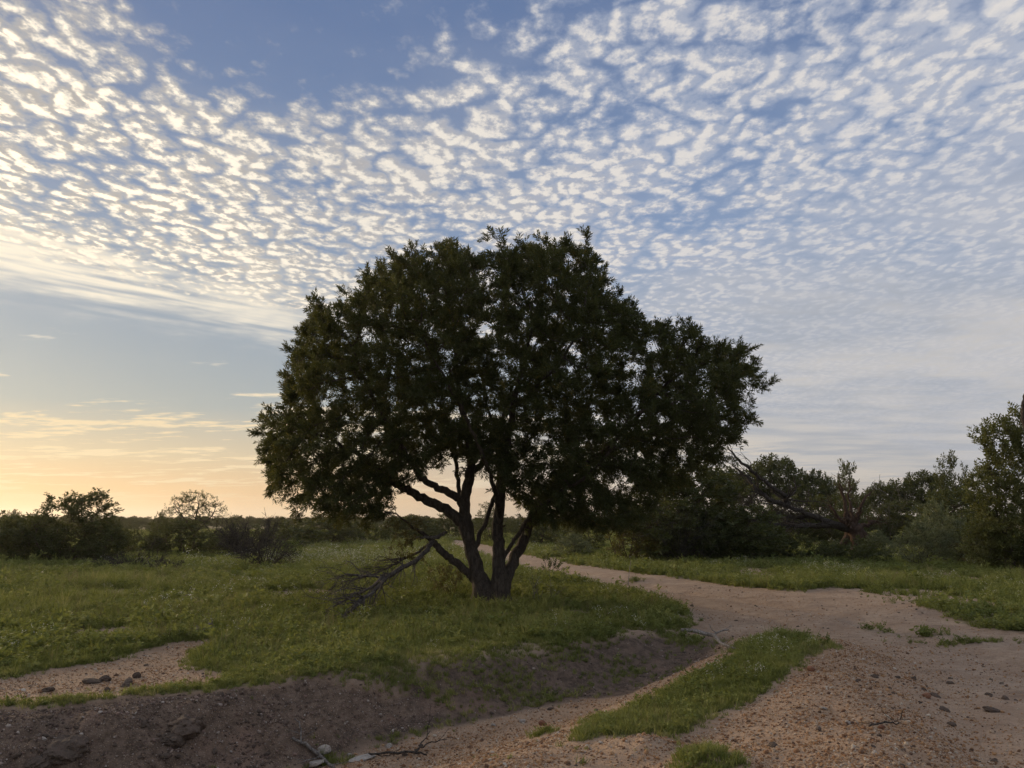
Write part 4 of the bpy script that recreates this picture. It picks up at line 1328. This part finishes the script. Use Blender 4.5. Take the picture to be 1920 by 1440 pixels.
stone(120, 1392, 80, 'broad dark lump of soil low on the left bank', 'clod', 99, .5, 'clod', 'clod', sink=1.8)
stone(70, 1420, 50, 'dark lump of soil at the bottom left corner', 'clod', 100, .5, 'clod', 'clod', sink=1.8)
stone(608, 1412, 28, 'tilted pale grey rock at the ditch stick', 'rock_pale', 101, .6, 'rock', 'rock', sink=.2)
stone(680, 1424, 70, 'long flat pale rock slab on the ditch floor', 'rock_pale', 102, .16, 'rock', 'rock', asp=.5, sink=.5)
stone(590, 1436, 40, 'flat pale rock at the bottom edge beside the ditch stick', 'rock_pale', 103, .3, 'rock', 'rock')
stone(730, 1402, 16, 'small pale rock beside the long flat slab', 'rock_pale', 104, .6, 'rock', 'rock')
stone(655, 1418, 10, 'little pale rock between the tilted rock and the slab', 'rock_pale', 105, .7, 'rock', 'rock')
stone(1018, 1360, 17, 'rust red stone lying on the pale ditch floor', 'rock_red', 106, .7, 'stone', 'stone')
stone(1168, 1364, 15, 'rust red stone in the near grass strip', 'rock_red', 107, .7, 'stone', 'stone')
stone(925, 1362, 10, 'small pale stone on the edge of the ditch floor', 'rock_pale', 108, .7, 'stone', 'stone')
stone(980, 1354, 14, 'pale stone just left of the rust red ditch stone', 'rock_pale', 109, .5, 'stone', 'stone')
stone(1520, 1258, 17, 'dark red stone at the top of the gravel mound', 'rock_red', 110, .7, 'stone', 'stone')
stone(1737, 1308, 15, 'dark red stone on the right shoulder of the gravel mound', 'rock_red', 111, .7, 'stone', 'stone')
stone(1653, 1366, 12, 'rust red stone low on the gravel mound', 'rock_red', 112, .7, 'stone', 'stone')
stone(1590, 1358, 13, 'pale stone in the middle of the gravel mound', 'rock_pale', 113, .6, 'stone', 'stone')
stone(1545, 1330, 15, 'flat grey stone left of the middle of the gravel mound', 'rock_pale', 114, .35, 'stone', 'stone')
stone(1535, 1370, 12, 'dark stone at the lower left of the gravel mound', 'clod', 115, .7, 'stone', 'stone')
stone(1450, 1400, 20, 'flat dark clod at the bottom of the gravel mound', 'clod', 116, .4, 'clod', 'clod')
stone(1860, 1334, 24, 'flat dark clod on the track near the right edge', 'clod', 117, .3, 'clod', 'clod')


# ------------------------------------------------------------------ scattered stuff (grass, herbs, gravel)
def source(name, objs):
    c = bpy.data.collections.new(name)                  # not linked to the scene: only a store of shapes
    for i, me in enumerate(objs):
        o = bpy.data.objects.new(f'{name}_{i:02d}', me); c.objects.link(o)
    return c


def scatter(name, label, pts, rot, scl, idx, patch, coll, kind='stuff'):
    me = bpy.data.meshes.new(name)
    me.vertices.add(len(pts)); me.vertices.foreach_set('co', pts.astype(np.float32).ravel())
    for k, t, v in (('rot', 'FLOAT_VECTOR', rot), ('scl', 'FLOAT_VECTOR', scl), ('pick', 'INT', idx), ('patch', 'FLOAT', patch)):
        a = me.attributes.new(k, t, 'POINT')
        a.data.foreach_set('vector' if t == 'FLOAT_VECTOR' else 'value', np.ascontiguousarray(v, np.int32 if t == 'INT' else np.float32).ravel())
    o = link(name, me)
    ng = bpy.data.node_groups.new(name, 'GeometryNodeTree')
    ng.interface.new_socket('Geometry', in_out='INPUT', socket_type='NodeSocketGeometry')
    ng.interface.new_socket('Geometry', in_out='OUTPUT', socket_type='NodeSocketGeometry')
    N = ng.nodes
    gi, go = N.new('NodeGroupInput'), N.new('NodeGroupOutput')
    ci = N.new('GeometryNodeCollectionInfo'); ci.inputs[0].default_value = coll; ci.inputs[1].default_value = True; ci.inputs[2].default_value = True
    ip = N.new('GeometryNodeInstanceOnPoints')
    ip.inputs['Pick Instance'].default_value = True

    def na(k, t):
        n = N.new('GeometryNodeInputNamedAttribute'); n.data_type = t; n.inputs[0].default_value = k
        return n.outputs[0]
    e2r = N.new('FunctionNodeEulerToRotation')
    ng.links.new(na('rot', 'FLOAT_VECTOR'), e2r.inputs[0])
    ng.links.new(gi.outputs[0], ip.inputs['Points'])
    ng.links.new(ci.outputs[0], ip.inputs['Instance'])
    ng.links.new(na('pick', 'INT'), ip.inputs['Instance Index'])
    ng.links.new(e2r.outputs[0], ip.inputs['Rotation'])
    ng.links.new(na('scl', 'FLOAT_VECTOR'), ip.inputs['Scale'])
    ng.links.new(ip.outputs[0], go.inputs[0])
    md = o.modifiers.new('scatter', 'NODES'); md.node_group = ng
    o['kind'] = kind
    if label: o['label'] = label
    return o


def wedge(n, r0, r1, fall, rng, half=43):
    """random ground points in front, thinning out as r**-fall"""
    e = 2 - fall
    u = rng.uniform(size=n)
    r = (r0 ** e + u * (r1 ** e - r0 ** e)) ** (1 / e)
    a = np.radians(rng.uniform(-half, half, n))
    return r * np.sin(a), r * np.cos(a), r


def tuft_mesh(seed, n, h, w, lean, mat, spread=0.05):
    rng = np.random.default_rng(seed)
    V, F, T = [], [], []
    for i in range(n):
        a = rng.uniform(0, 6.28); q = rng.uniform(0, spread)
        b = np.array([math.cos(a) * q, math.sin(a) * q, -0.01])
        a2 = a + rng.normal() * .8
        d = np.array([math.cos(a2), math.sin(a2), 0]); s = np.array([-d[1], d[0], 0])
        s = norm(s * math.cos(1.0) + d * rng.normal() * .5)
        H = h * rng.uniform(.5, 1.15); ln = lean * rng.uniform(.2, 1.2) * H
        ww = w * rng.uniform(.7, 1.2)
        k = len(V)
        V += [b - s * ww / 2, b + s * ww / 2, b + d * ln * .35 + [0, 0, H * .55] + s * ww * .4, b + d * ln * .35 + [0, 0, H * .55] - s * ww * .4, b + d * ln + [0, 0, H]]
        F += [[k, k + 1, k + 2, k + 3], [k + 3, k + 2, k + 4, k + 4]]
        T += [rng.uniform()] * 5
    F = np.array(F)
    q4 = F[F[:, 2] != F[:, 3]]; t3 = F[F[:, 2] == F[:, 3]][:, :3]
    return mesh('tuft', np.array(V), [q4, t3], mat, np.array(T))


def herb_mesh(seed, stems, h, leaf, flowers=0):
    rng = np.random.default_rng(seed)
    P, D = [], []
    fl = []
    V, F, T, MI = [], [], [], []
    for i in range(stems):
        a = rng.uniform(0, 6.28)
        d = norm(np.array([math.cos(a) * .5, math.sin(a) * .5, 1.0]) + rng.normal(size=3) * .15)
        H = h * rng.uniform(.55, 1.1)
        b = np.array([math.cos(a), math.sin(a), 0]) * rng.uniform(0, .05)
        s = norm(np.cross(d, rng.normal(size=3))) * .0022
        k = len(V); V += [b - s, b + s, b + d * H + s * .5, b + d * H - s * .5]; F.append([k, k + 1, k + 2, k + 3]); T += [.4] * 4; MI.append(0)
        for j in range(rng.integers(6, 10)):
            t = rng.uniform(.15, 1)
            ld = norm(rng.normal(size=3) * [1, 1, .5] + [0, 0, .3]); sd = norm(np.cross(ld, rng.normal(size=3)))
            l = leaf * rng.uniform(.7, 1.2); p = b + d * H * t
            k = len(V); V += [p, p + ld * l * .5 + sd * l * .22, p + ld * l, p + ld * l * .5 - sd * l * .22]; F.append([k, k + 1, k + 2, k + 3]); T += [rng.uniform()] * 4; MI.append(0)
        if flowers:
            for j in range(flowers):
                p = b + d * H + rng.normal(size=3) * .018
                k = len(V); u = norm(rng.normal(size=3)); w = norm(np.cross(u, rng.normal(size=3))); q = .0075
                V += [p - u * q, p + w * q, p + u * q, p - w * q]; F.append([k, k + 1, k + 2, k + 3]); T += [rng.uniform()] * 4; MI.append(1)
    me = mesh('herb', np.array(V), np.array(F), M['forb'], np.array(T))
    if flowers:
        me.materials.append(M['flower']); me.polygons.foreach_set('material_index', np.array(MI, np.int32))
    return me


GRASS = source('grass_shape', [tuft_mesh(200 + i, 20, .15, .0115, .8, M['grass'], .08) for i in range(5)] +
               [tuft_mesh(210 + i, 16, .27, .0095, .5, M['grass'], .05) for i in range(3)] + [tuft_mesh(220, 10, .34, .004, .35, M['straw'], .04)])
HERB = source('herb_shape', [herb_mesh(230 + i, 8, .17, .050) for i in range(4)] + [herb_mesh(240 + i, 6, .24, .042, 5) for i in range(2)])


def z_at(x, y, g): return height(x, y) + 0.025 * g * (np.hypot(x, y) < 60)


def lay_grass():
    rng = np.random.default_rng(300)
    x, y, r = wedge(170000, 5.6, 150, 1.25, rng)
    g = masks(x, y)[0]
    lush = smooth(-.45, .35, fbm(x, y, .55, 4, 301))
    keep = rng.uniform(size=len(x)) < g * (0.28 + 0.72 * lush)
    x, y, r, g, lush = x[keep], y[keep], r[keep], g[keep], lush[keep]
    n = len(x)
    z = z_at(x, y, g)
    tall = smooth(0.1, .6, fbm(x, y, .18, 3, 302)) * smooth(14, 24, r)
    # taller at the foot of the big tree and along the bushes
    tr = np.exp(-(((x + .8) / 3.2) ** 2 + ((y - 17.3) / 2.0) ** 2))
    near = smooth(12.5, 8.5, y)
    s = .88 * (.45 + .6 * rng.uniform(size=n) + .25 * lush) * (1 + .5 * tall + .2 * tr) * (1 - .42 * near) * np.clip(g, .35, 1) * np.clip(r / 14, 1, 3.2) ** .25
    pick = np.where(rng.uniform(size=n) < .14 + .3 * tall + .2 * tr, rng.integers(5, 8, n), rng.integers(0, 5, n))
    pick = np.where(rng.uniform(size=n) < .02 + .10 * smooth(.1, .5, fbm(x, y, .6, 3, 308)), 8, pick)
    patch = np.clip(.42 + .85 * fbm(x, y, .45, 4, 303) - .30 * tr + .12 * (x < -4) + .1 * rng.normal(size=n), 0, 1)  # tint paints in shade round the big tree and brighter light on the left
    wid = s * np.clip(r / 12, 1, 5) ** .55
    scatter('grass', 'green meadow grass covering the plain on both sides of the track', np.stack([x, y, z], 1), np.stack([rng.normal(0, .12, n), rng.normal(0, .12, n), rng.uniform(0, 6.28, n)], 1),
            np.stack([wid, wid, s], 1), pick, patch, GRASS)
    # short grass close by, down to the lips of the bank
    x, y, r = wedge(90000, 5.4, 15, .8, rng)
    g = masks(x, y)[0]
    keep = rng.uniform(size=len(x)) < g ** 2 * .75
    x, y, g = x[keep], y[keep], g[keep]; n = len(x)
    s = rng.uniform(.25, .55, n)
    scatter('short_grass', 'short grass creeping over the near bank and its lip', np.stack([x, y, z_at(x, y, g)], 1), np.stack([rng.normal(0, .2, n), rng.normal(0, .2, n), rng.uniform(0, 6.28, n)], 1),
            np.stack([s * 1.2, s * 1.2, s], 1), rng.integers(0, 5, n), np.clip(.5 + .7 * fbm(x, y, .8, 3, 309), 0, 1), GRASS)
    x, y, r = wedge(110000, 5.6, 110, 1.25, rng)
    g = masks(x, y)[0]
    keep = rng.uniform(size=len(x)) < g * (.35 + .65 * smooth(-.3, .5, fbm(x, y, .5, 3, 305)))
    x, y, r, g = x[keep], y[keep], r[keep], g[keep]
    n = len(x); z = z_at(x, y, g)
    s = (.6 + .6 * rng.uniform(size=n)) * np.clip(r / 12, 1, 3) ** .4 * np.clip(g, .4, 1) * (1 - .35 * smooth(12.5, 8.5, y))
    weed = rng.uniform(size=n) < .045 * smooth(9, 14, r)
    s = np.where(weed, s * rng.uniform(1.3, 1.9, n), s)
    fl = smooth(.15, .55, fbm(x, y, .16, 2, 306)) * .8 + .05
    fl = np.maximum(fl, 4.0 * np.exp(-(((x + 7.5) / 4.0) ** 2 + ((y - 36) / 5.) ** 2)))
    fl = np.maximum(fl, .7 * np.exp(-(((x - 2.6) / 1.3) ** 2 + ((y - 14) / 1.2) ** 2)))
    pick = np.where(rng.uniform(size=n) < fl * .16, rng.integers(4, 6, n), rng.integers(0, 4, n))
    patch = np.clip(.45 + .6 * fbm(x, y, .7, 4, 307) + .1 * rng.normal(size=n) + weed * rng.uniform(-.35, .45, n), 0, 1)
    scatter('herbs', 'leafy meadow herbs with small pale flowers among the grass', np.stack([x, y, z], 1), np.stack([rng.normal(0, .15, n), rng.normal(0, .15, n), rng.uniform(0, 6.28, n)], 1),
            np.stack([s, s, s], 1), pick, patch, HERB)


lay_grass()

PEB = source('pebble_shape', [stone_mesh(320 + i, .65, 1) for i in range(6)])
PEBD = source('bank_stone_shape', [stone_mesh(330 + i, .65, 1) for i in range(6)])
for o in PEB.objects: o.data.materials.append(M['pebble'])
for o in PEBD.objects: o.data.materials.append(M['pebble_dark'])


def lay_gravel():
    rng = np.random.default_rng(400)
    x, y, r = wedge(620000, 5.4, 24, 1.2, rng)
    g, bare, gravel, dark, road, bank = masks(x, y)
    clump = smooth(-.5, .4, fbm(x, y, 1.4, 3, 401))
    p = np.clip(gravel, 0, 1) * (.35 + .65 * clump)
    keep = rng.uniform(size=len(x)) < p
    x, y, r, shaded_soil = x[keep], y[keep], r[keep], dark[keep]
    n = len(x)
    s = np.exp(rng.normal(math.log(.0074), .50, n)).clip(.003, .034)
    z = height(x, y) + s * .25
    rot = rng.uniform(0, 6.28, (n, 3)) * [.1, .1, 1]
    S = np.stack([s, s * rng.uniform(.7, 1, n), s * rng.uniform(.7, 1.1, n)], 1)
    for nm, lb, m, c in (('gravel', 'orange brown gravel strewn over the mound and bare ground', shaded_soil < .5, PEB), ('bank_gravel', 'grey brown stones and crumbs strewn over the dark ditch bank', shaded_soil >= .5, PEBD)):
        scatter(nm, lb, np.stack([x, y, z], 1)[m], rot[m], S[m], rng.integers(0, 6, m.sum()), rng.uniform(size=m.sum()), c)


lay_gravel()
CLODS = source('crumb_shape', [clod_mesh(340 + i, .6, 2) for i in range(4)])
for o in CLODS.objects: o.data.materials.append(M['clod'])


def lay_crumbs():
    rng = np.random.default_rng(420)
    x, y, r = wedge(200000, 5.4, 24, .9, rng)
    g, bare, gravel, dark, road, bank = masks(x, y)
    p = (dark * .18 + bare * .022 + road * .05 * smooth(.0, .5, fbm(x, y, .9, 3, 422))) * smooth(-.3, .5, fbm(x, y, 1.1, 3, 421))
    k = rng.uniform(size=len(x)) < p
    x, y = x[k], y[k]; n = len(x)
    s = np.exp(rng.normal(math.log(.013), .55, n)).clip(.006, .06)
    scatter('soil_crumbs', 'dark crumbs and lumps of soil on the ditch bank', np.stack([x, y, height(x, y)], 1), rng.uniform(0, 6.28, (n, 3)) * [.1, .1, 1], np.stack([s, s, s], 1), rng.integers(0, 4, n), rng.uniform(size=n), CLODS)


lay_crumbs()


# ------------------------------------------------------------------ far woodland and hills
def joined(key):
    a, b = PROTO[key]
    def arr(me):
        co = np.zeros(len(me.vertices) * 3, np.float32); me.vertices.foreach_get('co', co)
        return co.reshape(-1, 3)
    V = arr(b); n = len(V) // 4
    me = mesh('far_bush', V, np.arange(n * 4).reshape(n, 4), M['leaf_bush'], np.repeat(np.random.default_rng(5).uniform(0, 1, n), 4))
    return me


WOOD = source('woodland_shape', [joined(k) for k in ('dome', 'low', 'round')])


def lay_woodland():
    rng = np.random.default_rng(500)
    # scattered bushes thickening into the dark band along the horizon
    x1, y1, r1 = wedge(900, 75, 200, .6, rng, 40)
    k = rng.uniform(size=len(x1)) < smooth(70, 170, r1) * .8 * smooth(-.25, .3, fbm(x1, y1, .03, 2, 501)) + .08
    dr = poly_dist(ROAD, x1, y1)[0]
    k &= dr > 6
    x2, y2, r2 = wedge(3200, 200, 900, .7, rng, 42)
    x, y, r = np.concatenate([x1[k], x2]), np.concatenate([y1[k], y2]), np.concatenate([r1[k], r2])
    n = len(x)
    pick = np.where(r > 200, rng.choice(3, n, p=[.35, .25, .4]), rng.choice(3, n, p=[.1, .5, .4]))
    s = rng.uniform(.6, 1.25, n) * np.where(pick == 0, .48, .92) * np.clip(r / 260, .85, 1.15)
    scatter('distant_woodland', 'dark band of far bushes and low trees along the horizon', np.stack([x, y, height(x, y) - .1], 1), np.stack([np.zeros(n), np.zeros(n), rng.uniform(0, 6.28, n)], 1),
            np.stack([s * 1.35, s * 1.35, s * rng.uniform(.8, 1.2, n)], 1), pick, rng.uniform(size=n), WOOD)


lay_woodland()


def far_hill(name, x0, x1, prof, Y, label):
    m, nt, out = new_mat('far hill')
    geo = nt.nodes.new('ShaderNodeNewGeometry')
    c = mix(noise(X(geo.outputs['Position']), .004, 3, .6, '3D'), (.07, .08, .045), (.13, .11, .07))
    b = principled(nt, c, .95, .1); nt.links.new(b.outputs[0], out.inputs[0])
    xs = np.linspace(x0, x1, 60)
    hp = np.interp(xs, *zip(*prof))
    rng = np.random.default_rng(int(x1))
    top = np.array([at(a, b + rng.normal() * .3, Y) for a, b in zip(xs, hp)])
    k = len(xs); V = []
    for f, sc_ in ((-900, 0), (-350, .55), (0, 1), (450, .6), (1000, 0)):
        w = top.copy(); w[:, 1] += f; w[:, 2] = (w[:, 2] + 6) * sc_ - 6
        w[:, 2] += np.array([rng.normal() * 6 * (sc_ > 0) for _ in range(k)])
        V.append(w)
    V = np.concatenate(V)
    F = [[r_ * k + i, r_ * k + i + 1, (r_ + 1) * k + i + 1, (r_ + 1) * k + i] for r_ in range(4) for i in range(k - 1)]
    o = link(name, mesh(name, V, np.array(F), m, smooth_shade=True))
    o['kind'] = 'structure'; o['label'] = label


far_hill('hill', 150, 228, [(150, 977), (165, 972), (178, 966), (188, 964), (205, 965), (214, 968), (222, 973), (228, 978)], 9000, 'faint flat-topped hill on the horizon behind the left bushes')
far_hill('hill', -60, 120, [(-60, 972), (0, 968), (30, 970), (60, 971), (75, 968), (95, 972), (120, 978)], 9600, 'faint low hills on the horizon at the left edge')


def build_haze():
    """the evening air: an even, thin haze around the whole place"""
    m, nt, out = new_mat('evening haze')
    v = nt.nodes.new('ShaderNodeVolumePrincipled')
    v.inputs['Color'].default_value = (0.97, 0.93, 0.86, 1)
    v.inputs['Density'].default_value = 1.5e-4
    v.inputs['Anisotropy'].default_value = 0.55
    nt.links.new(v.outputs[0], out.inputs['Volume'])
    a, zb, zt = 12500.0, -8.0, 125.0
    V = [(x, y, z) for z in (zb, zt) for x, y in ((-a, -a), (a, -a), (a, a), (-a, a))]
    F = [[3, 2, 1, 0], [4, 5, 6, 7], [0, 1, 5, 4], [1, 2, 6, 5], [2, 3, 7, 6], [3, 0, 4, 7]]
    o = link('haze', mesh('haze', np.array(V), np.array(F), m))
    tag(o, 'thin warm evening haze over the plain', None, None, 'stuff')


build_haze()
